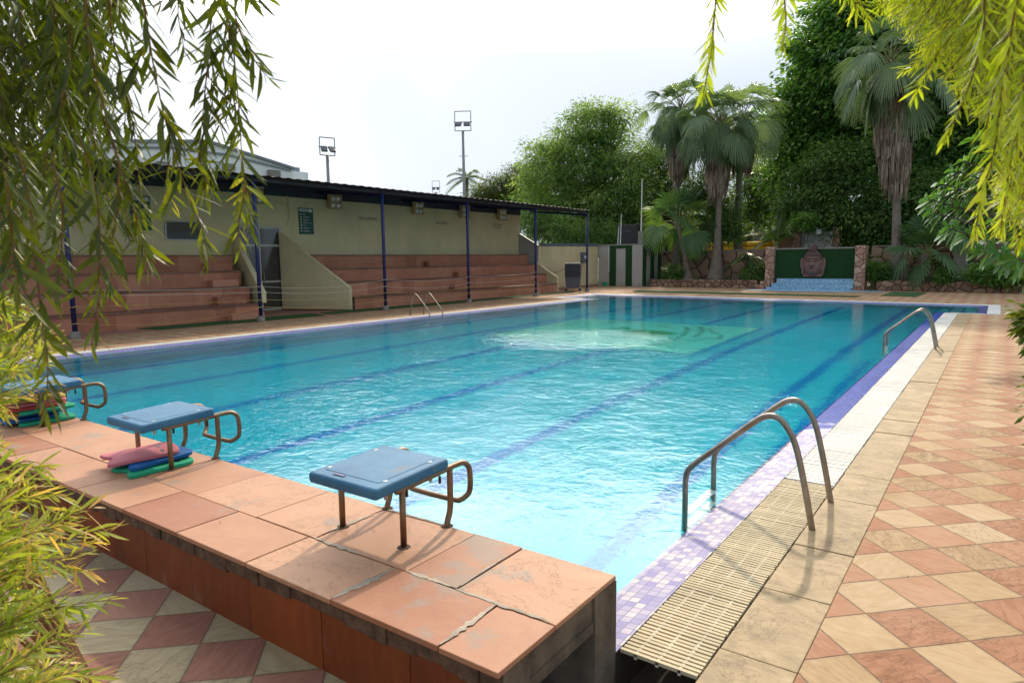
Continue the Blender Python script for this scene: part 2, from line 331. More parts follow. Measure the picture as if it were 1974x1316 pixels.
def smooth_path(pts, k=6):
    P = [np.array(q, float) for q in pts]; P = [2*P[0]-P[1]]+P+[2*P[-1]-P[-2]]; out = []
    for i in range(1, len(P)-2):
        a, b, c, d = P[i-1:i+3]
        for j in range(k):
            t = j/k; out.append(0.5*((2*b)+(-a+c)*t+(2*a-5*b+4*c-d)*t*t+(-a+3*b-3*c+d)*t**3))
    out.append(P[-2]); return out
def arrays(name, V, F, mat, parent=None, rnd=None, smooth=False):
    """mesh straight from numpy arrays (quads)"""
    if parent is not None and parent.name in ORG: V = V-ORG[parent.name]
    me = D.meshes.new(name); n = len(V); m = len(F)
    me.vertices.add(n); me.vertices.foreach_set('co', V.astype(np.float32).ravel())
    me.loops.add(m*4); me.polygons.add(m)
    me.loops.foreach_set('vertex_index', F.astype(np.int32).ravel())
    me.polygons.foreach_set('loop_start', np.arange(0, m*4, 4, dtype=np.int32))
    me.update(calc_edges=True)
    if rnd is not None:
        a = me.attributes.new('rnd', 'FLOAT', 'POINT'); a.data.foreach_set('value', rnd.astype(np.float32))
    if smooth: me.polygons.foreach_set('use_smooth', [True]*m)
    return link(name, me, mat, parent)
def copy_tree(o, loc=None, label=None, parent=None):
    c = o.copy(); C.objects.link(c)
    if parent is not None: c.parent = parent
    if loc is not None: c.location = loc
    if label: c['label'] = label
    for ch in list(o.children): copy_tree(ch, None, None, c)
    return c
def text_mesh(txt, size, extrude=0.002, align='CENTER'):
    cu = D.curves.new('txt', 'FONT'); cu.body = txt; cu.size = size; cu.extrude = extrude; cu.align_x = align; cu.align_y = 'CENTER'
    o = D.objects.new('txt', cu); C.objects.link(o); bpy.context.view_layer.update()
    me = D.meshes.new_from_object(o); D.objects.remove(o); return me
def wall_text(name, txt, size, loc, mat, parent=None, facing='+X', label=None, cat=None):
    me = text_mesh(txt, size); R = Matrix.Rotation(PI/2, 4, 'Z') @ Matrix.Rotation(PI/2, 4, 'X') if facing == '+X' else Matrix.Rotation(PI/2, 4, 'X')
    off = np.array(loc, float)-(ORG.get(parent.name, np.zeros(3)) if parent is not None else 0)
    me.transform(Matrix.Translation(off) @ R); o = link(name, me, mat, parent)
    if label: tag(o, label, cat)
    return o
# ================================================================== materials in use
RED = [(0.27, 0.12, 0.065), (0.38, 0.19, 0.108), (0.44, 0.265, 0.155)]
CRM = [(0.30, 0.19, 0.095), (0.43, 0.29, 0.16), (0.50, 0.37, 0.235)]
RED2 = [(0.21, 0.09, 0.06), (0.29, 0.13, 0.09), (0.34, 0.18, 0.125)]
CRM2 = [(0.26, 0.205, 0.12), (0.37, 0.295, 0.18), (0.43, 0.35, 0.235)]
M = {}
M['deck'] = m_checker('deck_checker', -0.21, 3.79, 0.405, RED, CRM, 0.5, 0.62)
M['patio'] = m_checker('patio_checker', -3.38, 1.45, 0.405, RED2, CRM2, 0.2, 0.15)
M['deck_left'] = m_checker('deck_left_checker', -15.0, 3.0, 0.405, RED, CRM, 0.4, 0.3)
M['kerb'] = m_stone_slab('kerb_stone', [(0.32, 0.225, 0.115), (0.42, 0.30, 0.165), (0.50, 0.39, 0.245)], (0.20, 0.14, 0.085))
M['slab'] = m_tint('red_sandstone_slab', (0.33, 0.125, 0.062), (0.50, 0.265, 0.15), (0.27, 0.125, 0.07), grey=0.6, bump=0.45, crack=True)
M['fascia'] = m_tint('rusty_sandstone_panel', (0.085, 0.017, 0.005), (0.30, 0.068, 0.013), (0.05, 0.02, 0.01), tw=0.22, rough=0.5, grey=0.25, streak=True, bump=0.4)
M['mortar'] = plain('old_mortar', (0.115, 0.068, 0.042), 0.95, var=0.5, scale=16, bump=0.9, bscale=40)
M['tier'] = m_tint('bleacher_sandstone', (0.30, 0.105, 0.055), (0.56, 0.25, 0.15), (0.20, 0.09, 0.055), grey=0.15)
M['tiertop'] = m_tint('bleacher_top_stone', (0.16, 0.08, 0.058), (0.27, 0.14, 0.10), (0.10, 0.065, 0.05))
M['path'] = plain('red_paving', (0.36, 0.17, 0.12), 0.8, var=0.25, scale=3, bump=0.3)
M['concrete'] = plain('raw_concrete', (0.125, 0.095, 0.066), 0.9, var=0.45, scale=7, bump=0.7, bscale=30)
M['dark'] = plain('gutter_dark', (0.045, 0.038, 0.03), 0.95, var=0.3)
M['cement'] = plain('grey_cement', (0.24, 0.22, 0.19), 0.9, var=0.25, scale=12, bump=0.5)
M['smear'] = plain('cement_smear', (0.40, 0.335, 0.26), 0.9, var=0.3, scale=9, bump=0.5)
M['soil'] = plain('soil', (0.10, 0.075, 0.045), 1.0, var=0.4, scale=2, bump=0.6)
M['terrain'] = plain('terrain_grass', (0.08, 0.095, 0.04), 1.0, var=0.4, scale=0.4)
M['grate'] = plain('grate_white', (0.74, 0.71, 0.65), 0.8, var=0.12, scale=1.5, spec=0.15)
M['grate_near'] = plain('grate_plastic', (0.56, 0.465, 0.31), 0.85, var=0.15, scale=3, spec=0.1)
M['rib'] = plain('grate_rib', (0.66, 0.60, 0.48), 0.8, spec=0.1)
M['coping'] = plain('white_coping', (0.78, 0.77, 0.75), 0.4, var=0.06)
M['strip'] = m_mosaic('blue_edge_mosaic', [(0.012, 0.045, 0.34), (0.025, 0.075, 0.46), (0.055, 0.12, 0.56)], (0.15, 0.14, 0.22), size=0.05, rough=0.25, wet=True, gw=0.05)
M['strip2'] = m_mosaic('lilac_edge_mosaic', [(0.14, 0.14, 0.42), (0.20, 0.20, 0.50), (0.28, 0.28, 0.58)], (0.30, 0.30, 0.42), size=0.05, rough=0.25, gw=0.06)
AQ = [(0.08, 0.52, 0.68), (0.16, 0.74, 0.89), (0.28, 0.89, 0.97)]
M['floor'] = m_mosaic('aqua_floor_mosaic', AQ, (0.06, 0.30, 0.38), size=0.05, gw=0.12)
M['basin'] = m_mosaic('aqua_wall_mosaic', [(0.26, 0.60, 0.62), (0.36, 0.72, 0.72), (0.45, 0.80, 0.78)], (0.30, 0.50, 0.52), size=0.05, ax='wall')
M['lane'] = m_mosaic('blue_lane_mosaic', [(0.0, 0.15, 0.50), (0.0, 0.22, 0.62), (0.01, 0.30, 0.72)], (0.0, 0.16, 0.45), size=0.05)
M['pic'] = m_mosaic('pale_green_mosaic', [(0.66, 0.76, 0.60), (0.78, 0.84, 0.68), (0.88, 0.90, 0.76)], (0.40, 0.62, 0.45), size=0.05)
M['picgreen'] = m_mosaic('green_mosaic', [(0.10, 0.34, 0.10), (0.14, 0.40, 0.14), (0.18, 0.46, 0.18)], (0.2, 0.4, 0.2), size=0.05)
M['picline'] = plain('dark_mosaic_line', (0.16, 0.24, 0.17), 0.5)
M['plaster'] = m_plaster('olive_cream_plaster', (0.70, 0.62, 0.36), (0.54, 0.46, 0.26))
M['plaster2'] = m_plaster('cream_plaster', (0.66, 0.57, 0.34), (0.48, 0.40, 0.23))
M['greywall'] = m_plaster('grey_plaster', (0.42, 0.39, 0.35), (0.28, 0.25, 0.22))
M['band'] = plain('slate_blue_paint', (0.035, 0.05, 0.075), 0.6, var=0.3, scale=3)
M['capblue'] = plain('grey_blue_paint', (0.12, 0.14, 0.17), 0.6, var=0.3, scale=4)
M['roof'] = plain('dark_roof_sheet', (0.025, 0.024, 0.028), 0.75, var=0.4, scale=1.5)
M['navy'] = plain('navy_post_paint', (0.018, 0.022, 0.11), 0.4, var=0.25, scale=9)
M['steel'] = m_steel('stained_steel')
M['tan_steel'] = m_steel('weathered_tube', (0.16, 0.095, 0.055), (0.36, 0.24, 0.15), 0.75, 0.38)
M['white_tread'] = plain('white_tread', (0.7, 0.7, 0.68), 0.4)
M['turf'] = plain('artificial_turf', (0.028, 0.085, 0.018), 0.95, var=0.35, scale=14, bump=0.9, bscale=160)
M['turfwall'] = plain('turf_panel', (0.012, 0.052, 0.012), 0.95, var=0.25, scale=10, bump=0.8, bscale=140)
M['stonewall'] = m_crazy('crazy_stone', 1.25, [(0.17, 0.10, 0.07), (0.27, 0.17, 0.11), (0.34, 0.22, 0.14)], (0.085, 0.04, 0.028), 0.07)
M['planter'] = m_crazy('small_rubble', 3.2, [(0.18, 0.10, 0.065), (0.28, 0.17, 0.11), (0.38, 0.24, 0.15)], (0.05, 0.03, 0.02), 0.09)
M['pillar'] = m_crazy('pillar_stone', 3.4, [(0.36, 0.19, 0.13), (0.46, 0.27, 0.19), (0.56, 0.38, 0.28)], (0.14, 0.045, 0.03), 0.06)
M['glass_dark_room'] = plain('dark_room_glass', (0.045, 0.045, 0.04), 0.12, var=0.2, spec=0.8)  # dark colour imitates the unlit interior behind the panes
M['alu'] = plain('pale_aluminium', (0.42, 0.42, 0.38), 0.45, metal=0.3)
M['signgreen'] = plain('sign_green', (0.005, 0.085, 0.05), 0.4, var=0.05)
M['white'] = plain('white_paint', (0.75, 0.75, 0.73), 0.5, var=0.05)
M['greytext'] = plain('grey_lettering', (0.10, 0.10, 0.13), 0.6)
M['lampcase'] = plain('rusty_lamp_case', (0.66, 0.52, 0.30), 0.55, var=0.4, scale=14)
M['bulb'] = plain('bulb_glass', (0.92, 0.90, 0.80), 0.25)
M['black'] = plain('black_plastic', (0.018, 0.018, 0.018), 0.5)
M['coolgrey'] = plain('cooler_grey', (0.12, 0.12, 0.14), 0.5)
M['coolblack'] = plain('cooler_dark', (0.022, 0.022, 0.022), 0.5)
M['rope_y'] = plain('yellow_rope', (0.50, 0.36, 0.10), 0.8)
M['rope_w'] = plain('white_rope', (0.55, 0.50, 0.42), 0.8)
M['galv'] = plain('galvanised_mast', (0.26, 0.27, 0.28), 0.5, metal=0.3)
M['whitebld'] = m_plaster('white_building', (0.80, 0.82, 0.84), (0.60, 0.61, 0.62))
M['bldtrim'] = plain('grey_trim', (0.22, 0.25, 0.29), 0.7)
M['yellow'] = plain('yellow_plastic', (0.72, 0.42, 0.02), 0.3, var=0.15)
M['fountile'] = m_mosaic('fountain_mosaic', [(0.05, 0.22, 0.42), (0.18, 0.42, 0.60), (0.50, 0.70, 0.80)], (0.4, 0.5, 0.6), size=0.05, ax='wall')
M['fountile2'] = m_mosaic('fountain_mosaic_top', [(0.12, 0.34, 0.55), (0.25, 0.50, 0.68), (0.45, 0.68, 0.80)], (0.4, 0.5, 0.6), size=0.05)
M['greystone'] = m_crazy('stacked_grey_stone', 2.2, [(0.24, 0.25, 0.21), (0.34, 0.34, 0.29), (0.44, 0.43, 0.36)], (0.13, 0.13, 0.11), 0.05)
def m_blockpad():
    g = G('blue_fibreglass'); p = g.pos(); n1 = g.noise(p, 2.8, 6, 0.65); n2 = g.noise(p, 14, 7, 0.75)
    c = g.ramp(n1, [(0.3, (0.025, 0.125, 0.24)), (0.7, (0.055, 0.20, 0.34))])
    c = g.mix(g.math('MULTIPLY', g.step(n2, 0.52, 0.8), 0.45), c, (0.22, 0.24, 0.24))
    br = g.step(g.noise(g.mapping(p, (1, 1, 1), (2.2, 0, 0)), 3.4, 4, 0.6), 0.60, 0.74)
    c = g.mix(g.math('MULTIPLY', br, 0.4), c, (0.20, 0.15, 0.09))
    gr = g.noise(p, 240, 3, 0.6)
    return g.done(c, g.math('ADD', 0.42, g.math('MULTIPLY', n2, 0.3)), g.bump(g.math('ADD', n2, g.math('MULTIPLY', gr, 0.5)), 0.22, 0.003), spec=0.35)
M['pad'] = m_blockpad()
def m_foam(n, c): return plain(n, c, 0.75, var=0.12, scale=5, bump=0.2, bscale=150, spec=0.2)
M['pink'] = m_foam('pink_foam', (0.55, 0.17, 0.20)); M['fblue'] = m_foam('blue_foam', (0.015, 0.11, 0.34))
M['fgreen'] = m_foam('green_foam', (0.02, 0.32, 0.17)); M['fyellow'] = m_foam('yellow_foam', (0.55, 0.38, 0.10)); M['fred'] = m_foam('red_foam', (0.45, 0.06, 0.05))
def m_water():
    g = G('pool_water'); p = g.pos(); x, y, z = g.sep(p)
    n1 = g.noise(g.mapping(p, (1, 1, 1), (0, 0, 0), (0, 0, 0.5)), 1.1, 3, 0.5, 0.4)
    n2 = g.noise(p, 5.2, 3, 0.5, 0.8); n3 = g.noise(p, 19.0, 3, 0.55, 0.6)
    # water jet welling up under the surface by the floor picture: rings of short waves round it
    dv = g.n('ShaderNodeVectorMath', _operation='DISTANCE'); g.set(dv.inputs[0], g.comb(x, y, 0)); dv.inputs[1].default_value = (float(gnd(1118, 649)[0]), float(gnd(1118, 649)[1]), 0)
    dd = dv.outputs['Value']
    near = g.step(dd, 2.3, 0.3)
    calm = g.math('MULTIPLY', g.step(y, 1.5, 8.0), g.step(y, 22.0, 13.0))
    amp = g.math('ADD', g.math('ADD', 0.22, g.math('MULTIPLY', calm, 0.42)), g.math('MULTIPLY', near, 1.6))
    patch = g.ramp(g.noise(p, 0.33, 3, 0.6), [(0.35, (0.45,)*3), (0.65, (1.25,)*3)])
    amp = g.math('MULTIPLY', amp, patch)
    ringw = g.math('MULTIPLY', g.math('MULTIPLY', g.math('SINE', g.math('ADD', g.math('MULTIPLY', dd, 15.0), g.math('MULTIPLY', g.noise(p, 2.6, 4, 0.6), 20.0))), g.math('MULTIPLY', g.step(dd, 2.7, 0.5), g.step(g.noise(p, 1.7, 4, 0.65), 0.35, 0.6))), 0.50)
    h = g.math('ADD', g.math('ADD', g.math('MULTIPLY', n1, 0.9), g.math('MULTIPLY', n2, 0.62)), g.math('MULTIPLY', n3, g.math('ADD', 0.24, g.math('MULTIPLY', near, 0.5))))
    h = g.math('ADD', g.math('MULTIPLY', h, amp), ringw)
    b = g.n('ShaderNodeBump', Height=h, Strength=1.0, Distance=0.028)
    gl = g.n('ShaderNodeBsdfGlass', Color=(1, 1, 1), Roughness=0.0, IOR=1.333, Normal=b.outputs[0])
    g.t.links.new(gl.outputs[0], g.out.inputs[0])
    va = g.n('ShaderNodeVolumeAbsorption', Color=(0.04, 0.93, 0.985), Density=0.46)
    g.t.links.new(va.outputs[0], g.out.inputs[1]); return g.m
M['water'] = m_water()
# ================================================================== the setting
tag(MB().box(-400, 400, 37.0, 900, -0.5, -0.03).box(-400, 400, -400, -6, -0.5, -0.03).box(-400, -24, -6, 37.0, -0.5, -0.03).box(9, 400, -6, 37.0, -0.5, -0.03).build('ground', M['terrain']), kind='structure')
Wp = [(-1.49, 2.44), (-1.49, 23.35), (-0.48, 23.35), (-0.48, 26.75), (-15.3, 27.95), (-15.3, 25.4), (-13.8, 25.4), (-13.8, 2.44)]
Mp = [(-1.235, 2.44), (-1.235, 23.2), (-0.22, 23.2), (-0.22, 27.0), (-15.55, 28.25), (-15.55, 25.1), (-14.05, 25.1), (-14.05, 2.44)]
Op = [(-0.88, 2.44), (-0.88, 23.05), (0.1, 23.05), (0.1, 27.35), (-15.9, 28.75), (-15.9, 24.85), (-14.43, 24.85), (-14.43, 2.44)]
d = MB()
for q in ([(-0.56, -6), (9, -6), (9, 23.05), (-0.56, 23.05)], [(0.45, 23.05), (9, 23.05), (9, 27.35), (0.45, 27.35)],
          [(0.1, 27.35), (9, 27.35), (9, 38), (-24, 38), (-24, 28.75), (-15.9, 28.75)]):
    d.prism(q, -0.12, 0.0)
tag(d.build('pool_deck', M['deck']), kind='structure')
tag(MB().prism([(-18.6, -6), (-14.43, -6), (-14.43, 24.85), (-18.6, 24.85)], -0.12, 0.0).prism([(-18.6, 24.85), (-15.9, 24.85), (-15.9, 28.75), (-18.6, 28.75)], -0.12, 0.0).build('pool_deck', M['deck_left']), kind='structure')
tag(MB().box(-24, -18.6, -6, 28.75, -0.12, -0.002).box(-18.55, -17.15, -6, 28.7, 0.0, 0.004).build('path', M['path']), kind='structure')
tag(MB().prism([(-14.43, -6), (-1.235, -6), (-1.235, 1.66), (-14.43, 1.66)], -0.12, 0.0).build('patio', M['patio']), kind='structure')
# kerb of split stone slabs beside the grating
k = MB(); y = -5.0
lens = [0.9, 0.62, 0.55, 0.9, 0.75, 0.6]; i = 0
ys = [-5, -3.6, -2.4, -1.2, 0.0, 0.9, 1.55, 2.18, 2.72, 3.38, 4.02, 4.95, 5.6, 6.5]
while ys[-1] < 23.0: ys.append(ys[-1]+random.choice([0.6, 0.75, 0.9, 0.62]))
ys[-1] = 23.05
for a, b in zip(ys[:-1], ys[1:]):
    z = random.uniform(-0.004, 0.005)
    k.prism([(-0.882+random.uniform(0, 0.004), a+0.002), (-0.563, a+0.002+random.uniform(-0.001, 0.006)), (-0.562, b-0.003), (-0.882+random.uniform(0, 0.005), b-0.002)], -0.12, z)
k.box(0.1, 0.45, 23.05, 25.1, -0.12, 0.001).box(0.1, 0.45, 25.11, 27.35, -0.12, 0.003)
tag(k.build('kerb', M['kerb'], bevel=0.005), kind='structure')
# basin
b = MB(); n = len(Wp)
for i in range(n-1):
    (x0, y0), (x1, y1) = Wp[i], Wp[i+1]
    b.quad((x0, y0, -1.66), (x1, y1, -1.66), (x1, y1, -0.05), (x0, y0, -0.05))
b.quad((-13.8, 2.44, -1.66), (-1.49, 2.44, -1.66), (-1.49, 2.44, 0.05), (-13.8, 2.44, 0.05))
basin = tag(b.build('pool_basin', M['basin']), kind='structure')
fl = MB().add([(x, y, -1.63) for x, y in Wp], [tuple(range(n))]).build('floor', M['floor'], basin)
ln = lambda name, mb, mat, z=0: mb.build(name, mat, basin)
for lx in (-2.45, -4.45, -6.68, -8.85, -11.05, -13.1):
    y1 = 26.3+(-lx)*0.05
    m = MB().box(lx-0.10, lx+0.10, 3.3, y1, -1.64, -1.626).box(lx-0.4, lx-0.101, y1-0.24, y1, -1.64, -1.626).box(lx+0.101, lx+0.4, y1-0.24, y1, -1.64, -1.626)
    ln('lane_line', m, M['lane'])
ln('lane_line', MB().box(-1.93, -1.80, 3.6, 14.0, -1.64, -1.626), M['lane'])
# ledge line along the left wall, under water
b = MB().box(-13.795, -13.74, 2.5, 25.3, -0.72, -0.62); ln('wall_line', b, M['lane'])
# floor picture
pc = MB().add([(-10.55, 13.4, -1.622), (-4.95, 13.0, -1.622), (-5.0, 18.35, -1.622), (-10.65, 18.6, -1.622)], [(0, 1, 2, 3)]).build('floor_picture', M['pic'], basin)
m = MB()
for a, c in (((-10.55, 13.4), (-4.95, 13.0)), ((-4.95, 13.0), (-5.0, 18.35)), ((-5.0, 18.35), (-10.65, 18.6)), ((-10.65, 18.6), (-10.55, 13.4))):
    a = np.array(a); c = np.array(c); t = (c-a)/np.linalg.norm(c-a); nn = np.array([-t[1], t[0]])*0.06
    m.add([(*(a-nn), -1.617), (*(c-nn), -1.617), (*(c+nn), -1.617), (*(a+nn), -1.617)], [(0, 1, 2, 3)])
m.build('picture_border', M['lane'], basin)
def Wr(px, py, Dp=1.59):     # pixel -> point of the pool floor seen through the surface
    dv = ray(px, py); p = gnd(px, py, -0.035); e = 1/1.333; c = -dv[2]; t = e*dv+np.array([0, 0, e*c-math.sqrt(1-e*e*(1-c*c))]); return p+t*(Dp/-t[2])
m = MB()
def ribbon(pts, w):
    w *= .62; P = smooth_path([(*Wr(*q)[:2], -1.616) for q in pts], 6)
    for a, c in zip(P[:-1], P[1:]):
        t = (c-a)/max(1e-6, np.linalg.norm(c-a)); nn = np.array([-t[1], t[0], 0])*w; m.add([a-nn, c-nn, c+nn, a+nn], [(0, 1, 2, 3)])
for q, w in (([(1322, 630), (1326, 638), (1312, 648), (1290, 656)], 0.09), ([(1350, 630), (1352, 640), (1338, 650)], 0.08), ([(1365, 634), (1375, 641), (1392, 648), (1380, 654)], 0.06),
             ([(1290, 656), (1260, 664), (1230, 668), (1190, 668)], 0.05), ([(1350, 653), (1375, 654), (1400, 653)], 0.05), ([(1180, 623), (1168, 618), (1120, 617), (1090, 626)], 0.05),
             ([(1130, 619), (1110, 624), (1095, 628)], 0.04), ([(1360, 632), (1388, 633)], 0.05), ([(1180, 618), (1260, 626), (1290, 632)], 0.03), ([(1240, 668), (1300, 662), (1360, 654)], 0.04)): ribbon(q, w)
m.build('picture_line', M['picline'], basin)
m = MB(); c0 = Wr(1252, 641)
m.add([(c0[0]+.72*math.cos(a), c0[1]+0.45*math.sin(a), -1.615) for a in np.linspace(0, 2*PI, 28)[:-1]], [tuple(range(27))]); m.build('picture_spot', M['picgreen'], basin)
m = MB(); c0 = Wr(1204, 633)
m.add([(c0[0]+0.28*math.cos(a), c0[1]+0.2*math.sin(a), -1.615) for a in np.linspace(0, 2*PI, 20)[:-1]], [tuple(range(19))]); m.build('picture_spot', M['picgreen'], basin)
# steps in the two far alcoves
m = MB(); l = MB()
for i, (x, z) in enumerate(((-0.85, -0.32), (-1.2, -0.62), (-1.55, -0.92), (-1.95, -1.22))):
    m.box(x, -0.49+i*0.0, 23.36+i*0.004, 26.70-i*0.004, -1.62, z); l.box(x-0.012, x+0.06, 23.37, 26.69, z-0.02, z+0.006)
for i, (x, z) in enumerate(((-14.95, -0.32), (-14.55, -0.62), (-14.15, -0.92))):
    m.box(-15.29, x, 25.42+i*0.004, 27.75, -1.62, z); l.box(x-0.06, x+0.012, 25.43, 27.74, z-0.02, z+0.006)
m.build('alcove_step', M['floor'], basin); l.build('step_nosing', M['lane'], basin)
# mosaic strip that slopes into the water, coping channel, gutter pit
def ring(A, B, za, zb, idx):
    m = MB()
    for i in idx:
        (a0, a1), (b0, b1) = (A[i], A[i+1]), (B[i], B[i+1]); m.quad((*a0, za), (*a1, za), (*b1, zb), (*b0, zb))
    return m
tag(ring(Wp, Mp, -0.0325, -0.004, [0, 1, 2]).build('mosaic_strip', M['strip']), kind='structure')
tag(ring(Wp, Mp, -0.0325, -0.004, [3, 4, 5, 6]).build('mosaic_strip', M['strip2']), kind='structure')
g_ = ring(Mp, Op, -0.22, -0.22, range(7))
for i in range(7):
    for P, s in ((Mp, 0.0), (Op, 0.0)):
        (x0, y0), (x1, y1) = P[i], P[i+1]; g_.quad((x0, y0, -0.22), (x1, y1, -0.22), (x1, y1, -0.006), (x0, y0, -0.006))
g_.box(-1.235, -0.88, -6, 2.44, -0.62, -0.60).quad((-0.879, -6, -0.6), (-0.879, 2.44, -0.6), (-0.879, 2.44, -0.12), (-0.879, -6, -0.12)).quad((-1.236, -6, -0.6), (-1.236, 1.6, -0.6), (-1.236, 1.6, -0.12), (-1.236, -6, -0.12))
g_.quad((-1.235, 2.46, -0.6), (-0.88, 2.46, -0.6), (-0.88, 2.46, -0.22), (-1.235, 2.46, -0.22))
tag(g_.build('overflow_gutter', M['dark']), kind='structure')
water = tag(MB().prism([(-1.262, 2.43), (-1.262, 23.22), (-0.24, 23.22), (-0.24, 26.98), (-15.5, 28.2), (-15.5, 25.12), (-14.0, 25.12), (-14.0, 2.43)], -1.80, -0.030).build('water', M['water']), kind='structure')
# ------------------------------------------------------------------ gratings
def grating(x0, x1, y0, y1, pitch, along, label, breaks=(), ribs=3, mat='grate'):
    t = thing('drain_grating', label, 'grating', ((x0+x1)/2, (y0+y1)/2, 0), 'white slatted gratings round the pool')
    m = MB(); s = y0 if along == 'y' else x0; e = y1 if along == 'y' else x1; i = 0
    while s < e-0.004:
        w = pitch*0.60; z = random.uniform(-0.0015, 0.0015); j = random.uniform(-0.003, 0.003)
        if along == 'y': m.box(x0+0.008+j, x1-0.002+j, s, s+w, -0.012, 0.004+z)
        else: m.box(s, s+w, y0+0.008, y1-0.008, -0.018, 0.004+z)
        s += pitch; i += 1
    m.build('slat', M[mat], t)
    r = MB()
    for k in range(ribs):
        f = (k+0.8)/(ribs+0.6)
        if along == 'y': r.box(x0+(x1-x0)*f-0.006, x0+(x1-x0)*f+0.006, y0, y1, -0.022, 0.0015)
        else: r.box(x0, x1, y0+(y1-y0)*f-0.006, y0+(y1-y0)*f+0.006, -0.022, 0.0015)
    r.build('connector', M['rib'], t); return t
grating(-1.233, -0.884, 2.465, 5.20, 0.0285, 'y', 'cream slatted drain grating nearest the corner of the red platform', mat='grate_near')
grating(-1.233, -0.884, 5.22, 23.03, 0.036, 'y', 'long white slatted drain grating running beside the checkered deck')
grating(-14.425, -14.055, 2.0, 24.9, 0.08, 'y', 'white slatted drain grating along the bleacher side of the pool')
def coping(A, B, n_, label):
    m = MB(); a0, a1 = np.array(A[0]), np.array(A[1]); b0, b1 = np.array(B[0]), np.array(B[1]); 
    for i in range(n_):
        f0, f1 = i/n_, (i+0.72)/n_; q = [a0+(a1-a0)*f0, a0+(a1-a0)*f1, b0+(b1-b0)*f1, b0+(b1-b0)*f0]
        m.prism([tuple(v) for v in q], -0.02, 0.004)
    o = m.build('drain_grating', M['coping']); tag(o, label, 'grating', 'white slatted gratings round the pool')
coping(((-0.22, 27.0), (-15.55, 28.25)), ((0.1, 27.35), (-15.9, 28.75)), 190, 'white slatted drain grating across the far end of the pool')
coping(((-0.218, 23.2), (-0.218, 26.98)), ((0.098, 23.06), (0.098, 27.3)), 60, 'short white drain grating at the head of the far right alcove')
coping(((-1.2, 23.2), (-0.23, 23.2)), ((-0.88, 23.06), (-0.23, 23.06)), 16, 'narrow white drain grating along the near side of the right alcove')
coping(((-14.06, 25.1), (-15.54, 25.1)), ((-14.3, 24.86), (-15.54, 24.86)), 20, 'narrow white drain grating at the far left alcove')
coping(((-15.55, 25.1), (-15.55, 28.2)), ((-15.88, 24.9), (-15.88, 28.7)), 40, 'short white drain grating at the head of the far left alcove')
# ------------------------------------------------------------------ starting platform
pt = thing('starting_platform', 'raised red sandstone platform at the near end of the pool carrying the starting blocks', 'platform', (-1.235, 1.62, 0))
m = MB()
fr = [-1.237, -1.503, -2.077, -2.659, -3.252, -3.82, -4.40]; fr += [-4.98-0.58*i for i in range(17)]
bk = [-1.237, -1.72, -2.00, -2.62, -3.10, -3.72, -4.28, -4.90]; bk += [-5.5-0.6*i for i in range(15)]
def slabrow(xs, y0, y1):
    for a, b in zip(xs[:-1], xs[1:]):
        g = 0.0035; z = 0.34+random.uniform(-0.0025, 0.0025); j = random.uniform(-0.002, 0.002)
        if b < -14.2: break
        m.prism([(b+g, y0+j), (a-g, y0+j), (a-g, y1-g), (b+g, y1-g)], 0.318, z)
slabrow(fr, 1.618, 1.966); slabrow(bk, 1.970, 2.452)
m.build('paving_slab', M['slab'], pt, bevel=0.003)
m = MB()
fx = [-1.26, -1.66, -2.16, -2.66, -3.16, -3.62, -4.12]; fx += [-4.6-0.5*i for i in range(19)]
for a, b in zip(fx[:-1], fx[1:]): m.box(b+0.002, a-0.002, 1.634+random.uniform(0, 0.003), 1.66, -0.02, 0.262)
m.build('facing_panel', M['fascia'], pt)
m = MB().box(-14.1, -1.30, 1.663, 1.80, -0.6, 0.317).box(-14.1, -1.2368, 2.26, 2.446, -1.7, 0.317).box(-2.2, -1.25, 1.8005, 2.2595, 0.215, 0.317).box(-2.25, -2.15, 1.8005, 2.2595, -0.6, 0.214)
m.box(-1.30, -1.243, 1.65, 1.80, -0.02, 0.317).box(-1.30, -1.243, 1.8005, 2.2595, 0.17, 0.2145)
m.build('concrete_core', M['concrete'], pt)
m = MB(); x = -1.25
while x > -14:      # the ragged mortar bed under the slab edge
    w = random.uniform(0.03, 0.16); m.box(x-w, x, 1.621+random.uniform(0, 0.014), 1.70, 0.262-random.uniform(0, 0.02), 0.3175); x -= w
m.build('mortar_bed', M['mortar'], pt, bevel=0.003)
m = MB()
def smear(x0, y0, x1, y1, w, n=16):
    a = np.array([x0, y0]); b = np.array([x1, y1]); t = (b-a)/np.linalg.norm(b-a); nn = np.array([-t[1], t[0]]); L = [a+(b-a)*i/n+nn*(.002+w*.5*random.random()*math.sin(PI*(i+.3)/(n+.6))) for i in range(n+1)]; R_ = [a+(b-a)*i/n-nn*(.003+w*.6*random.random()*math.sin(PI*(i+.3)/(n+.6))) for i in range(n+1)]
    MB().add([(*q, 0.3432) for q in L+R_[::-1]], [tuple(range(2*n+2))]).build('cement_smear', M['smear'], pt)
smear(-2.075, 1.63, -2.06, 1.95, .05); smear(-1.505, 1.63, -1.51, 1.96, .035); smear(-1.26, 1.972, -1.72, 1.965, .03); smear(-2.64, 1.97, -2.30, 1.966, .025); smear(-2.0, 1.968, -1.75, 1.972, .03); smear(-1.72, 2.0, -1.73, 2.3, .012); smear(-2.63, 2.02, -2.61, 2.35, .03); smear(-2.16, 2.44, -2.7, 2.43, .02)
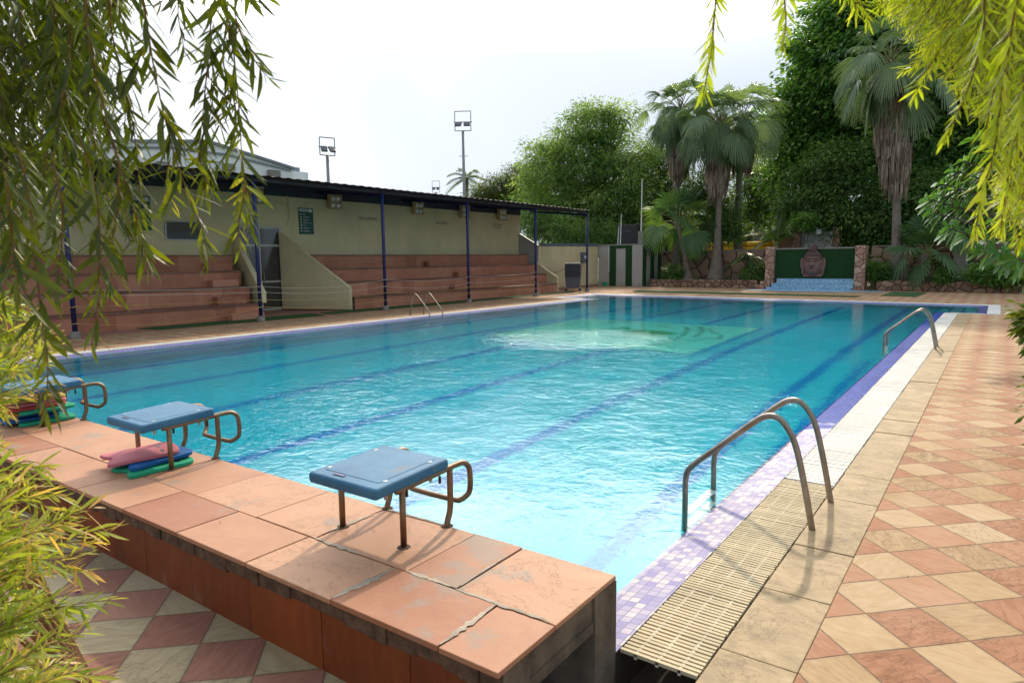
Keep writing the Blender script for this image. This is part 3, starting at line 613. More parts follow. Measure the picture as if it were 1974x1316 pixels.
# ------------------------------------------------------------------ starting blocks
def block(x, label):
    t = thing('starting_block', label, 'starting block', (x, 2.14, 0.34), 'blue starting blocks on the red platform')
    m = MB(); z0 = 0.616; sl = -0.02       # pad, its rear edge slightly lower
    o = MB().obox((x-0.0, 2.205, 0.655), (0.47, 0.495, 0.056), rx=0.045); pad = o.build('platform_pad', M['pad'], t, bevel=0.018, seg=4)
    rim = MB().obox((x, 2.215, 0.6845), (0.37, 0.38, 0.0016), rx=0.045).build('tread_panel', M['pad'], t, bevel=0.0007)
    MB().obox((x-0.06, 2.005, 0.6775), (0.075, 0.018, 0.0012), rx=0.045).build('maker_mark', M['navy'], t, bevel=0.0005)
    for dx in (-0.19, 0.19):
        for dy in (2.06, 2.36): MB().cyl((x+dx, dy), 0.009, 0.59, 0.6845+0.045*(dy-2.205), 12, 0.012).build('bolt', M['alu'], t)
    for s in (-1, 1):
        dx = x+s*0.215
        for yy in (2.14, 2.445): MB().cyl((dx, yy), 0.034, 0.339, 0.3445, 9, 0.026).build('footing_mortar', M['mortar'], t)
        for yy in (2.17, 2.40): MB().cyl((dx, yy), 0.007, 0.575, 0.612, 8).build('fixing_nut', M['black'], t)
        m = MB().tube([(dx, 2.14, 0.335), (dx, 2.14, 0.625)], 0.0155, 12); m.build('leg', M['tan_steel'], t, smooth=True)
        m = MB().tube(smooth_path([(dx, 2.445, 0.335), (dx, 2.45, 0.36), (dx, 2.472, 0.42), (dx, 2.475, 0.50), (dx, 2.475, 0.635)], 5), 0.0155, 12); m.build('leg', M['tan_steel'], t, smooth=True)
    rail = []
    for s in (-1, 1):
        dx = x+s*0.215; pts = [(dx, 2.10, 0.618), (dx, 2.3, 0.627), (dx, 2.52, 0.637), (dx, 2.585, 0.632), (dx, 2.625, 0.60), (dx, 2.635, 0.55), (dx, 2.635, 0.50), (dx-s*0.008, 2.63, 0.455), (dx-s*0.035, 2.60, 0.425), (dx-s*0.08, 2.585, 0.42)]
        rail.append(pts)
    path = rail[0]+rail[1][::-1]
    MB().tube(smooth_path(path, 5), 0.0145, 12).build('hand_grip', M['tan_steel'], t, smooth=True)
    return t
block(-2.402, 'blue starting block nearest the camera with rusty scuffs, nothing stored beneath')
block(-4.51, 'middle blue starting block with three kickboards lying under it')
block(-6.57, 'blue starting block half hidden by the leafy shrub, kickboards piled beneath')
def board_outline(L=0.44, Wd=0.29):
    P = []
    for a in np.linspace(0, PI, 13): P.append((Wd/2*math.copysign(abs(math.cos(a))**0.6, math.cos(a)), L*0.78+L*0.22*math.sin(a)**0.8))
    P += [(-Wd/2*0.93, L*0.35), (-Wd/2*0.98, 0.03), (-Wd/2*0.88, 0.0), (-Wd*0.25, 0.012), (0, 0.055), (Wd*0.25, 0.012), (Wd/2*0.88, 0.0), (Wd/2*0.98, 0.03), (Wd/2*0.93, L*0.35)]
    return P
def kickboard(c, rz, mat, label, tilt=0.0, roll=0.0, holes=True):
    o = MB().prism(board_outline(), 0, 0.024).build('kickboard', mat, bevel=0.006, seg=3); o.location = c; o.rotation_euler = (tilt, roll, rz)
    tag(o, label, 'kickboard', 'foam kickboards stored under the starting blocks')
    if holes:
        for s in (-1, 1): MB().prism([(s*0.062+0.036*math.cos(a), 0.335+0.013*math.sin(a)+s*0*a) for a in np.linspace(0, 2*PI, 15)[:-1]], 0.0232, 0.0245).build('painted_grip_hole', M['black'], o)  # raised dark ovals imitate the shade inside open grip holes
    return o
kickboard((-4.44, 1.885, 0.342), -0.02, M['fgreen'], 'green foam kickboard at the bottom of the small stack under the middle block')
kickboard((-4.50, 1.92, 0.368), 0.03, M['fblue'], 'blue foam kickboard between the pink and green ones', 0.03)
kickboard((-4.62, 1.87, 0.396), -0.24, M['pink'], 'pink foam kickboard lying on top of the small stack', 0.035, 0.03)
st = [('fgreen', 'green foam kickboard at the bottom of the tall pile', (0, .06)), ('fblue', 'dark blue foam kickboard second from the bottom of the tall pile', (-.06, -.04)), ('fblue', 'dark blue foam kickboard third from the bottom of the tall pile', (-.12, .02)),
      ('fyellow', 'yellow foam kickboard in the lower middle of the tall pile', (-.08, -.01)), ('fgreen', 'green foam kickboard in the middle of the tall pile', (.05, .05)), ('fred', 'red foam kickboard in the upper middle of the tall pile', (-.02, 0)),
      ('pink', 'pink foam kickboard near the top of the tall pile', (-.05, .02)), ('fyellow', 'pale yellow foam kickboard on top of the tall pile', (-.09, .03))]
for i, (c_, l_, (dx, dy)) in enumerate(st):
    kickboard((-6.62+dx, 1.96+dy, 0.342+i*0.0255), random.uniform(-0.15, 0.1), M[c_], l_, holes=(i == 7))
# ------------------------------------------------------------------ ladders
def ladder(ya, yb, label, mirror=None):
    t = thing('pool_ladder', label, 'ladder', ((-0.84 if mirror is None else mirror-0.84), (ya+yb)/2, 0), 'steel pool ladders')
    f = (lambda x: x) if mirror is None else (lambda x: mirror-(x+0.84)-0.84+0)
    path = [(-0.836, -0.02), (-0.876, 0.18), (-0.916, 0.364), (-0.955, 0.51), (-1.00, 0.605), (-1.065, 0.672), (-1.14, 0.672), (-1.22, 0.618), (-1.40, 0.458), (-1.575, 0.303), (-1.635, 0.235), (-1.655, 0.15), (-1.655, -0.05), (-1.655, -1.15)]
    for yy in (ya, yb):
        P = smooth_path([((f(x)), yy, z) for x, z in path], 6); MB().tube(P, 0.0195, 14).build('rail', M['steel'], t, smooth=True)
    for z in (-0.16, -0.42, -0.68, -0.94):
        x = f(-1.655); MB().box(x-0.03, x+0.03, ya+0.015, yb-0.015, z-0.012, z+0.012).build('tread', M['white_tread'], t)
    return t
ladder(4.297, 4.865, 'large steel pool ladder in the right foreground standing over the slatted grating')
ladder(14.05, 14.50, 'steel pool ladder at the far end of the right edge near the alcove')
# the left one is mirrored about its own foot
t = thing('pool_ladder', 'steel pool ladder on the bleacher side of the pool', 'ladder', (-14.7, 15.2, 0), 'steel pool ladders')
for yy in (14.95, 15.55):
    P = smooth_path([(-14.68-(x+0.836), yy, z) for x, z in [(-0.836, -0.02), (-0.90, 0.364), (-0.95, 0.56), (-1.03, 0.66), (-1.10, 0.655), (-1.20, 0.58), (-1.48, 0.30), (-1.60, 0.17), (-1.64, 0.08), (-1.65, -0.05), (-1.65, -1.1)]], 5)
    MB().tube(P, 0.0195, 12).build('rail', M['steel'], t, smooth=True)
for z in (-0.16, -0.42, -0.68): MB().box(-13.90, -13.84, 14.965, 15.535, z-0.012, z+0.012).build('tread', M['white_tread'], t)
# ------------------------------------------------------------------ bleachers
def bleacher(y0, y1, label, steps, slope_end=None):
    t = thing('bleacher', label, 'bleacher', (-18.15, y0, 0), 'red sandstone bleachers under the canopy')
    xs = [-18.15, -18.78, -19.40, -20.02, -20.58]; zs = [0.45, 0.95, 1.43, 1.93]
    for i in range(4):
        m = MB(); a0 = y0+0.10*i if y0 > 0 else y0; a1 = y1
        if slope_end: a0 = y0+slope_end[0]*i; a1 = y1+slope_end[1]*i
        s = a0
        while s < a1-0.05:
            w = min(random.choice([0.6, 0.6, 0.62, 0.9]), a1-s); m.box(xs[i]-0.03, xs[i]+random.uniform(0, 0.004), s+0.002, s+w-0.002, 0 if i == 0 else zs[i-1]+0.001, zs[i]-0.042, 0.35+0.3*random.random()+(.35 if random.random() < .08 else 0)-(.3 if random.random() < .08 else 0)); s += w
        m.build('riser', M['tier'], t)
        m = MB().box(-20.59, xs[i]-0.031, a0, a1, 0 if i == 0 else zs[i-1]-0.045, zs[i]-0.042)
        m.build('core', M['concrete'], t)
        m = MB(); s = a0
        while s < a1-0.05:
            w = min(0.9, a1-s); m.box(xs[i+1]-0.02 if i < 3 else -20.59, xs[i]+0.035, s+0.001, s+w-0.001, zs[i]-0.041, zs[i]+random.uniform(0, 0.003)); s += w
        m.build('seat_slab', M['tiertop'], t)
    for i, ys_, w in steps:
        z0 = 0 if i == 0 else zs[i-1]; m = MB().box(xs[i]+0.026, xs[i]+0.30, ys_, ys_+w, z0+0.003, (z0+zs[i])/2-0.02)
        m.build('step', M['tier'], t, bevel=0.004)
    return t
bleacher(15.78, 29.1, 'long red sandstone bleacher to the right of the glass doors', [(1, 21.5, 1.1), (2, 22.5, 1.1), (3, 21.3, 1.1)], (-0.32, 0.03))
bleacher(4.0, 12.02, 'red sandstone bleacher to the left of the glass doors with small climbing steps', [(0, 10.95, 1.05), (1, 10.9, 0.95), (2, 11.15, 0.85), (3, 11.4, 0.8)], (0, 0.13))
# ------------------------------------------------------------------ grandstand wall
t = thing('grandstand_wall', 'tall olive cream plastered wall with a dark band behind the bleachers', 'wall', (-20.6, 16, 0))
MB().box(-20.95, -20.6, -8, 29.35, 0, 3.97).build('plaster_face', M['plaster'], t)
MB().box(-20.96, -20.585, -8, 29.36, 3.971, 4.45).build('painted_band', M['band'], t)
# flared parapets either side of the doors
def parapet(label, pf, pb, zf0, zf1, zb, th, zlow, mat='plaster', cap=0.05):
    t = thing('sloping_parapet', label, 'parapet wall', (*pf, 0), 'sloping parapets at the bleacher ends')
    pf = np.array(pf); pb = np.array(pb); dv = (pb-pf)/np.linalg.norm(pb-pf); nn = np.array([-dv[1], dv[0]])*th
    side = [(*pf, zf0), (*pb, zlow), (*pb, zb), (*pf, zf1)]
    MB().extrude(side, (*nn, 0)).build('plaster_face', M[mat], t, bevel=0.01)
    e = nn*0.08
    cp = [(*(pf-e), zf1+0.003), (*(pb-e), zb+0.003), (*(pb-e), zb+cap), (*(pf-e), zf1+cap)]
    MB().extrude(cp, (*(nn*1.16), 0)).build('coping', M['capblue' if mat == 'greywall' else 'plaster2'], t, bevel=0.006); return t
parapet('broad triangular parapet wall to the right of the glass doors', (-18.08, 15.62), (-20.58, 14.68), 0.03, 0.74, 2.66, 0.16, 0.03, 'plaster2')
parapet('narrow sloping parapet on the left of the glass doors', (-18.12, 12.12), (-20.58, 12.80), 0.46, 0.72, 2.55, -0.14, 0.03)
parapet('low sloping stringer wall at the far right end of the bleacher', (-18.15, 29.22), (-19.5, 29.22), 0.03, 0.72, 1.5, 0.16, 0.03, 'plaster2')
parapet('upper sloping parapet with a dark cap at the right end of the grandstand', (-19.45, 29.42), (-20.9, 29.30), 0.0, 2.32, 3.15, 0.14, 0.0, 'greywall', 0.07)
# glass door set
t = thing('glass_door', 'aluminium framed glass double door between the two parapets', 'door', (-20.58, 13.7, 0))
m = MB()
for y in (12.86, 13.72, 14.56): m.box(-20.598, -20.54, y, y+0.07, 0.03, 2.9)
for z in (0.03, 0.98, 2.22, 2.83): m.box(-20.597, -20.545, 12.931, 14.559, z, z+0.07)
m.build('frame', M['alu'], t)
for y0_, y1_ in ((12.935, 13.715), (13.795, 14.555)):
    for z0_, z1_ in ((0.101, 0.979), (1.051, 2.219), (2.291, 2.829)): MB().box(-20.595, -20.575, y0_, y1_, z0_, z1_).build('pane', M['glass_dark_room'], t)
MB().tube([(-20.53, 13.86, 1.0), (-20.50, 13.86, 1.05), (-20.50, 13.86, 1.35), (-20.53, 13.86, 1.4)], 0.012, 8).build('handle', M['steel'], t)
# louvred vent
t = thing('louvre_vent', 'grey louvred vent in the plaster wall above the left bleacher', 'vent', (-20.58, 11.1, 2.7))
m = MB(); y0_, y1_, z0_, z1_ = 10.58, 11.75, 2.38, 2.98
for a in ((y0_, y1_, z0_, z0_+.04), (y0_, y1_, z1_-.04, z1_), (y0_, y0_+.04, z0_+.041, z1_-.041), (y1_-.04, y1_, z0_+.041, z1_-.041)): m.box(-20.597, -20.55, *a)
m.build('frame', M['alu'], t); m = MB()
for i in range(9): m.obox((-20.575, (y0_+y1_)/2, z0_+0.075+i*0.056), (0.045, y1_-y0_-0.085, 0.008), ry=0.6)
m.build('slat', M['alu'], t); MB().box(-20.598, -20.594, y0_+.04, y1_-.04, z0_+.04, z1_-.04).build('backing', M['black'], t)
# boards and wall lettering
def board(y0, y1, z0, z1, label, rows, name='rules_board'):
    t = thing(name, label, 'sign', (-20.58, (y0+y1)/2, (z0+z1)/2))
    MB().box(-20.598, -20.572, y0, y1, z0, z1).build('panel', M['signgreen'], t, bevel=0.004)
    w = y1-y0; h = z1-z0; x = -20.571
    m = MB().box(x-.001, x+.002, y0+.05*w, y0+.58*w, z1-.145*h, z1-.035*h).box(x-.001, x+.002, y0+.64*w, y0+.93*w, z1-.155*h, z1-.035*h)
    m.build('header_plate', M['white'], t)
    wall_text('heading', 'SWIMMING', 0.055*h, (x+.003, y0+.31*w, z1-.07*h), M['signgreen'], t)
    wall_text('heading', 'POOL RULES', 0.05*h, (x+.003, y0+.31*w, z1-.12*h), M['signgreen'], t)
    m = MB()
    for i in range(rows):
        z = z1-h*(0.22+0.72*i/(rows-0.2)); m.cyl((0, 0), 0, 0, 0, 3) if False else None
        c = (y0+.14*w, z-.025*h)
        m.add([(x+.002, c[0]+.045*w*math.cos(a), c[1]+.03*h*math.sin(a)) for a in np.linspace(0, 2*PI, 9+i)[:-1]], [tuple(range(8+i))])
        m.box(x-.001, x+.002, y0+.27*w, y0+(.45+.1*((i*7) % 4))*w, z-.012*h, z-.004*h); m.box(x-.001, x+.002, y0+.27*w, y0+(.5+.12*((i*5) % 4))*w, z-.042*h, z-.032*h)
    m.build('printed_line', M['white'], t); return t
board(15.45, 16.08, 2.68, 3.62, 'green rules board with white print on the wall right of the doors', 7)
board(9.62, 10.2, 2.66, 3.66, 'green and white board on the wall half hidden by hanging leaves', 5)
wall_text('wall_lettering', 'NO JUMPING', 0.17, (-20.596, 18.77, 3.36), M['greytext'], label='small grey words NO JUMPING on the plaster wall', cat='lettering')
wall_text('wall_lettering', 'NO DIVING', 0.17, (-20.596, 23.2, 3.35), M['greytext'], label='small grey words NO DIVING on the plaster wall', cat='lettering')
wall_text('wall_lettering', 'NO EATING\nON DECK', 0.14, (-20.596, 27.35, 3.35), M['greytext'], label='small two line grey lettering at the far right of the plaster wall', cat='lettering')
# four-bulb lamps
def lamp(y, label):
    t = thing('canopy_lamp', label, 'lamp', (-20.35, y, 3.9), 'four bulb lamps along the grandstand wall'); x = -20.30
    m = MB(); w, h = 0.26, 0.27
    for a in ((y-w, y+w, 3.9+h-.02, 3.9+h), (y-w, y+w, 3.9-h, 3.9-h+.02), (y-w, y-w+.02, 3.9-h+.021, 3.9+h-.021), (y+w-.02, y+w, 3.9-h+.021, 3.9+h-.021)): m.box(x-.18, x+.02, *a)
    m.box(x-.18, x-.16, y-w+.021, y+w-.021, 3.9-h+.021, 3.9+h-.021); m.box(x-.3, x-.181, y-.05, y+.05, 3.85, 3.95)
    m.build('casing', M['lampcase'], t)
    for dy in (-.12, .12):
        for dz in (-.125, .125):
            vs = MB(); prof = [(0.0, .06), (0.05, .055), (0.09, .035), (0.105, 0.0)]
            pts = [(x-.155, y+dy, 3.9+dz), (x-.10, y+dy, 3.9+dz), (x-.05, y+dy, 3.9+dz), (x, y+dy, 3.9+dz), (x+.025, y+dy, 3.9+dz)]
            vs.tube(pts, [.06, .095, .105, .085, .03], 14); vs.build('bulb', M['bulb'], t, smooth=True)
    MB().box(x-.2, x+.05, y-w-.02, y+w+.02, 3.9+h+.001, 3.9+h+.02).build('hood', M['white'], t); return t
for y, l_ in ((13.6, 'lamp above the glass doors behind the hanging leaves'), (16.95, 'lamp just right of the green rules board'), (21.44, 'lamp above and left of the NO DIVING words'), (24.55, 'lamp hidden partly behind a navy post'), (27.46, 'lamp nearest the right end of the wall')):
    lamp(y, 'four bulb wall '+l_)
tag(MB().tube([(-20.58, 15.0, 4.0), (-20.57, 15.02, 3.6), (-20.575, 15.03, 3.2), (-20.57, 14.9, 2.95)], 0.012, 6).tube([(-20.575, 15.01, 3.68), (-20.575, 14.2, 3.72)], 0.008, 6).build('wall_cable', M['plaster'], None), 'thin cable running down the wall above the glass doors', 'cable')
# canopy
t = thing('canopy', 'long dark flat canopy roof over the bleachers', 'canopy', (-17, 12, 4))
m = MB(); nr = 110
for i in range(nr):      # corrugated sheet
    y0_ = -8+i*(38.3/nr); y1_ = y0_+38.3/nr; ym = (y0_+y1_)/2
    def zf(x, dz): return 4.07+(x+16.85)*(-0.092)+dz
    b0 = random.uniform(-.004, .004)
    m.add([(-16.85, y0_, zf(-16.85, 0)), (-16.85, ym, zf(-16.85, .03+b0)), (-16.85, y1_, zf(-16.85, 0)), (-21.0, y0_, zf(-21, 0)), (-21.0, ym, zf(-21, .03+b0)), (-21.0, y1_, zf(-21, 0))], [(0, 1, 4, 3), (1, 2, 5, 4)])
m.build('roof_sheet', M['roof'], t)
MB().box(-17.09, -17.03, -8, 30.3, 3.93, 4.03).build('front_beam', M['roof'], t)
for x in (-18.2, -19.4): MB().box(x-.03, x+.03, -8, 30.3, 4.06+(x+16.85)*-.092-.11, 4.06+(x+16.85)*-.092-.01).build('purlin', M['roof'], t)
for y in (1.7, 6.55, 11.35, 16.2, 20.7, 25.5, 30.2): m = MB().extrude([(-17.1, y, 3.84), (-20.58, y, 4.16), (-20.58, y, 4.26), (-17.1, y, 3.93)], (0, 0.05, 0)); m.build('rafter', M['navy'], t)
posts = [(1.7, 'navy post at the far left behind the foliage'), (6.55, 'navy canopy post seen through the hanging leaves'), (11.35, 'navy canopy post in front of the glass doors'), (16.2, 'navy canopy post beside the triangular parapet'), (20.7, 'navy canopy post in the middle of the right bleacher'), (25.5, 'navy canopy post near the right end of the bleacher'), (30.2, 'navy canopy post beside the grey air cooler')]
for y, l_ in posts:
    t = thing('canopy_post', l_, 'post', (-17.06, y, 0), 'navy steel posts holding the canopy')
    MB().tube([(-17.06, y, 0.10), (-17.06, y, 3.94)], 0.055, 16).build('pole', M['navy'], t, smooth=True)
    MB().cyl((-17.06, y), 0.12, 0, 0.16, 14, 0.105).build('concrete_footing', M['cement'], t, bevel=0.01)
def rope(zs, sag, mat, label, knots=()):
    ys_ = [6.55, 11.35, 16.2, 20.7, 25.5]; P = []
    for i in range(4):
        for k in range(12):
            f = k/12; P.append((-16.985, ys_[i]+(ys_[i+1]-ys_[i])*f, zs[i]+(zs[i+1]-zs[i])*f-sag[i]*4*f*(1-f)))
    P.append((-16.985, 25.5, zs[4])); m = MB().tube(P, 0.0055, 6)
    for y in ys_:
        m.tube([(-17.06+0.064*math.cos(a), y+0.064*math.sin(a), zs[ys_.index(y)]+0.01*math.sin(2*a)) for a in np.linspace(0, 2*PI, 13)], 0.009, 5)
    tag(m.build('boundary_rope', mat), label, 'rope', 'ropes tied between the canopy posts')
rope([1.12, 1.0, 1.05, 1.02, 1.1], [.06, .14, .10, .06], M['rope_w'], 'topmost thin rope tied between the navy posts')
rope([0.98, 0.84, 0.82, 0.80, 0.9], [.02, .12, .14, .08], M['rope_w'], 'second rope from the top between the navy posts')
rope([0.72, 0.62, 0.60, 0.62, 0.64], [.02, .08, .10, .05], M['rope_y'], 'third rope from the top between the navy posts')
rope([0.34, 0.42, 0.35, 0.38, 0.36], [.20, .10, .12, .03], M['rope_y'], 'lowest yellow rope sagging between the navy posts')
# turf mats
def mat_(pts, label):
    m = MB().prism(pts, 0.005, 0.022); tag(m.build('turf_mat', M['turf']), label, 'turf mat', 'green artificial turf mats on the deck')
mat_([(-18.10, 8.4), (-17.2, 8.5), (-17.05, 13.6), (-18.10, 13.9)], 'long green turf mat in front of the left bleacher')
mat_([(-18.06, 14.2), (-17.3, 14.0), (-17.1, 20.5), (-18.06, 20.8)], 'green turf mat in front of the triangular parapet')
mat_([(-18.06, 21.0), (-17.3, 20.9), (-17.3, 29.4), (-18.02, 29.7)], 'green turf mat along the right half of the bleacher')
mat_([tuple(gnd(*q)[:2]) for q in ((1698, 570), (1765, 572.5), (1786, 565), (1722, 563))], 'small rectangular green turf mat by the planter right of the fountain')
mat_([tuple(gnd(*q)[:2]) for q in ((1220, 563), (1650, 573), (1660, 571), (1230, 560))], 'long thin green turf mat across the far deck')
# right hand boundary wall, grey return, shed with turf stripes
t = thing('boundary_wall', 'cream boundary wall with a slate blue cap behind the air cooler', 'wall', (-19.5, 33, 0))
a = np.array([-19.42, 29.6]); b = np.array([-20.13, 37.0]); nn = np.array([-0.16, -0.015])
MB().extrude([(*a, 0), (*b, 0), (*b, 2.42), (*a, 2.35)], (*nn, 0)).build('plaster_face', M['plaster2'], t)
MB().extrude([(*(a-nn*.1), 2.353), (*(b-nn*.1), 2.423), (*(b-nn*.1), 2.60), (*(a-nn*.1), 2.50)], (*(nn*1.2), 0)).build('painted_cap', M['capblue'], t)
MB().extrude([(*(a-nn*.12), 0.0), (*(b-nn*.12), 0.0), (*(b-nn*.12), 0.12), (*(a-nn*.12), 0.12)], (*(nn*.1), 0)).build('skirting', M['path'], t)
t = thing('utility_box', 'small grey utility box with a round meter on the cream boundary wall', 'meter box', (-19.9, 35.0, 1.6))
MB().box(-19.93, -19.75, 34.4, 34.95, 1.45, 2.05).build('casing', M['coolgrey'], t, bevel=0.02); MB().tube([(-19.75, 34.78, 1.75), (-19.68, 34.78, 1.75)], 0.13, 16).build('dial', M['white'], t)
t = thing('turf_striped_shed', 'grey plastered shed clad with vertical strips of green turf', 'shed', (-18.5, 37, 0))
A = np.array(gnd(1153, 551)[:2]); A2 = np.array(gnd(1175, 552)[:2]); 
zs_ = 2.45
MB().prism([(-20.1, 37.0), (-17.1, 37.0), (-17.1, 40.3), (-20.1, 40.3)], 0, zs_).build('wall', M['greywall'], t)
MB().box(-20.15, -17.05, 36.96, 40.34, zs_+.001, zs_+.07).build('roof_slab', M['cement'], t)
m = MB()
def xcol(px): return atY(px, 500, 36.96)[0]
def ycol(px):
    return -17.1/ray(px, 500)[0]*ray(px, 500)[1]
for p0, p1, z0_, z1_ in ((1175, 1187, .02, 2.28), (1206, 1219, .02, 2.28), (1175, 1219, 2.281, 2.44)): m.box(xcol(p0), xcol(p1), 36.955, 36.999, z0_, z1_)
for p0, p1 in ((1239, 1245), (1254, 1260), (1268, 1274), (1282, 1286)): m.box(-17.099, -17.06, ycol(p0), ycol(p1), .02, 2.44)
m.build('turf_strip', M['turfwall'], t)
MB().box(xcol(1219), xcol(1239), 36.93, 36.999, 0.0, 2.44).build('corner_panel', M['greywall'], t)
MB().tube([(xcol(1174), 36.93, 2.4), (xcol(1174.5), 36.93, 0.9), (xcol(1173), 36.9, 0.85)], 0.02, 8).build('drain_pipe', M['white'], t)
t = thing('bucket', 'small green bucket at the foot of the shed wall', 'bucket', (xcol(1173), 36.5, 0)); MB().cyl((xcol(1173), 36.5), .12, 0.003, .26, 14, .16).build('pail', M['fgreen'], t)
MB().tube([(xcol(1173)-.155, 36.5, .25), (xcol(1173)-.11, 36.5, .34), (xcol(1173), 36.5, .38), (xcol(1173)+.11, 36.5, .34), (xcol(1173)+.155, 36.5, .25)], .006, 6).build('handle', M['alu'], t)
t = thing('water_tank', 'dark plastic water tank standing behind the shed roof', 'tank', (-18.6, 41, 2.4))
q0, q1 = atY(1196, 470, 41.5), atY(1236, 432, 41.5); MB().box(q0[0], q1[0], 41, 42.2, 0, q1[2]).build('tank_body', M['black'], t, bevel=0.08); 
wall_text('lettering', 'TANK', 0.22, ((q0[0]+q1[0])/2, 40.99, q1[2]-.45), M['greytext'], t, facing='-Y')
def pole_(px, y0p, y1p, Y, r, label, mat='white', box=False):
    p = atY(px, y1p, Y); t = thing('white_pole', label, 'pole', (p[0], Y, 0)); top = atY(px+2, y0p, Y)
    MB().tube([(p[0], Y, 0), (p[0], Y, p[2]), (top[0], Y, top[2])], [r, r, r*.6], 8).build('shaft', M[mat], t)
    if box: MB().box(p[0]-.16, p[0]+.16, Y-.12, Y+.12, 2.5, p[2]+.3).build('base_box', M['cement'], t)
pole_(1236, 345, 455, 38.2, 0.05, 'tall white pole rising from a grey box on the shed roof', box=True)
pole_(1196, 412, 468, 38.5, 0.035, 'short leaning white pole on the shed roof'); pole_(1191, 436, 468, 38.7, 0.03, 'shortest white pole at the left end of the shed roof')
# air cooler
cx_, cy_ = -18.3, 30.9
t = thing('air_cooler', 'dark grey wheeled air cooler standing against the cream wall', 'air cooler', (cx_, cy_, 0))
R_ = Matrix.Rotation(math.radians(28), 3, 'Z')
def rot(m):
    m.v = [tuple(Vector((cx_, cy_, 0))+R_ @ (Vector(v)-Vector((cx_, cy_, 0)))) for v in m.v]; return m
rot(MB().prism([(cx_-.42, cy_-.32), (cx_+.42, cy_-.32), (cx_+.42, cy_+.32), (cx_-.42, cy_+.32)], 0.72, 1.42)).build('upper_housing', M['coolgrey'], t, bevel=0.03)
rot(MB().add([(cx_+sx*(.36 if z < .5 else .41), cy_+sy*(.27 if z < .5 else .31), z) for z in (.17, .718) for sx, sy in ((-1, -1), (1, -1), (1, 1), (-1, 1))], [(0, 3, 2, 1), (4, 5, 6, 7), (0, 1, 5, 4), (1, 2, 6, 5), (2, 3, 7, 6), (3, 0, 4, 7)])).build('water_tub', M['coolgrey'], t, bevel=0.02)
m = MB().box(cx_-.40, cx_+.37, cy_-.335, cy_-.321, .76, 1.38)
m2 = MB()
for i in range(12): m2.box(cx_-.39, cx_+.36, cy_-.35, cy_-.336, .78+i*.05, .79+i*.05)
rot(m).build('front_grille', M['coolblack'], t); rot(m2).build('louvre', M['coolgrey'], t)
m = MB().box(cx_+.421, cx_+.435, cy_-.25, cy_+.25, .92, 1.36); rot(m).build('side_grille', M['coolblack'], t)
m = MB()
for i in range(5): m.box(cx_+.436, cx_+.445, cy_-.25, cy_+.25, .98+i*.08, 1.0+i*.08)
rot(m).build('side_bar', M['coolgrey'], t)
m = MB().box(cx_-.40, cx_+.40, cy_-.3, cy_+.3, 1.421, 1.47); rot(m).build('top_cover', M['alu'], t, bevel=0.02)
for sx in (-1, 1):
    for sy in (-1, 1):
        m = MB().tube([(cx_+sx*.36, cy_+sy*.27-.025, .065), (cx_+sx*.36, cy_+sy*.27+.025, .065)], .062, 14); w_ = rot(m).build('wheel', M['black'], t)
        rot(MB().box(cx_+sx*.36-.05, cx_+sx*.36+.05, cy_+sy*.27-.045, cy_+sy*.27+.045, .13, .172)).build('caster_bracket', M['alu'], t)
tag(MB().tube(smooth_path([(-18.75, 30.8, 1.2), (-19.0, 30.6, 1.0), (-19.25, 30.3, 1.0), (-19.38, 30.1, 1.25)], 6), .012, 6).build('power_cable', M['coolgrey']), 'thin cable from the air cooler to the cream wall', 'cable')
# ------------------------------------------------------------------ planter, stone walls, fountain
def seg_wall(name, label, cat, a, b, z, th, mat, cap=None, group=None, nseg=10, jag=0.0):
    t = thing(name, label, cat, (a[0], a[1], 0), group); a = np.array(a); b = np.array(b); m = MB()
    for i in range(nseg):
        p = a+(b-a)*i/nseg; q = a+(b-a)*(i+1)/nseg; zz = z+random.uniform(-jag, jag); off = random.uniform(-jag, jag)*.5
        m.prism([(p[0], p[1]+off), (q[0], q[1]+off), (q[0], q[1]+th), (p[0], p[1]+th)], 0, zz)
    m.build('stone_face', M[mat], t, bevel=0.02 if jag else 0)
    if cap: MB().prism([(a[0], a[1]-.03), (b[0], b[1]-.03), (b[0], b[1]+th+.03), (a[0], a[1]+th+.03)], z+.001, z+.06).build('coping', M[cap], t)
    return t
seg_wall('planter_wall', 'low rubble stone planter wall left of the fountain', 'planter wall', (-16.7, 37.15), (-10.45, 36.85), .42, .25, 'planter', jag=.025, nseg=24, group='low rubble planter walls')
seg_wall('planter_wall', 'low rubble stone planter wall right of the fountain', 'planter wall', (-4.75, 36.45), (6, 35.3), .46, .25, 'planter', jag=.025, nseg=40, group='low rubble planter walls')
seg_wall('stone_wall', 'head high crazy stone wall left of the green fountain panel', 'wall', (-18, 39.9), (-10.6, 39.5), 2.02, .3, 'stonewall', 'cement', 'crazy stone walls behind the planters')
seg_wall('stone_wall', 'head high crazy stone wall right of the green fountain panel', 'wall', (-5.4, 39.2), (7, 38.2), 2.12, .3, 'stonewall', 'cement', 'crazy stone walls behind the planters')
tag(MB().prism([(-16.7, 37.4), (-10.45, 37.1), (-10.45, 39.6), (-17, 39.9)], 0, .34).prism([(-4.75, 36.7), (6, 35.55), (6, 38.4), (-5.2, 39.3)], 0, .38).build('planting_soil', M['soil']), kind='structure')
def px_box(m, x0p, x1p, ytop, Y, depth, zb=0.0, ybp=None):
    a = atY(x0p, ytop, Y); b = atY(x1p, ytop, Y); z = (a[2]+b[2])/2; m.box(a[0], b[0], Y, Y+depth, zb, z); return a[0], b[0], z
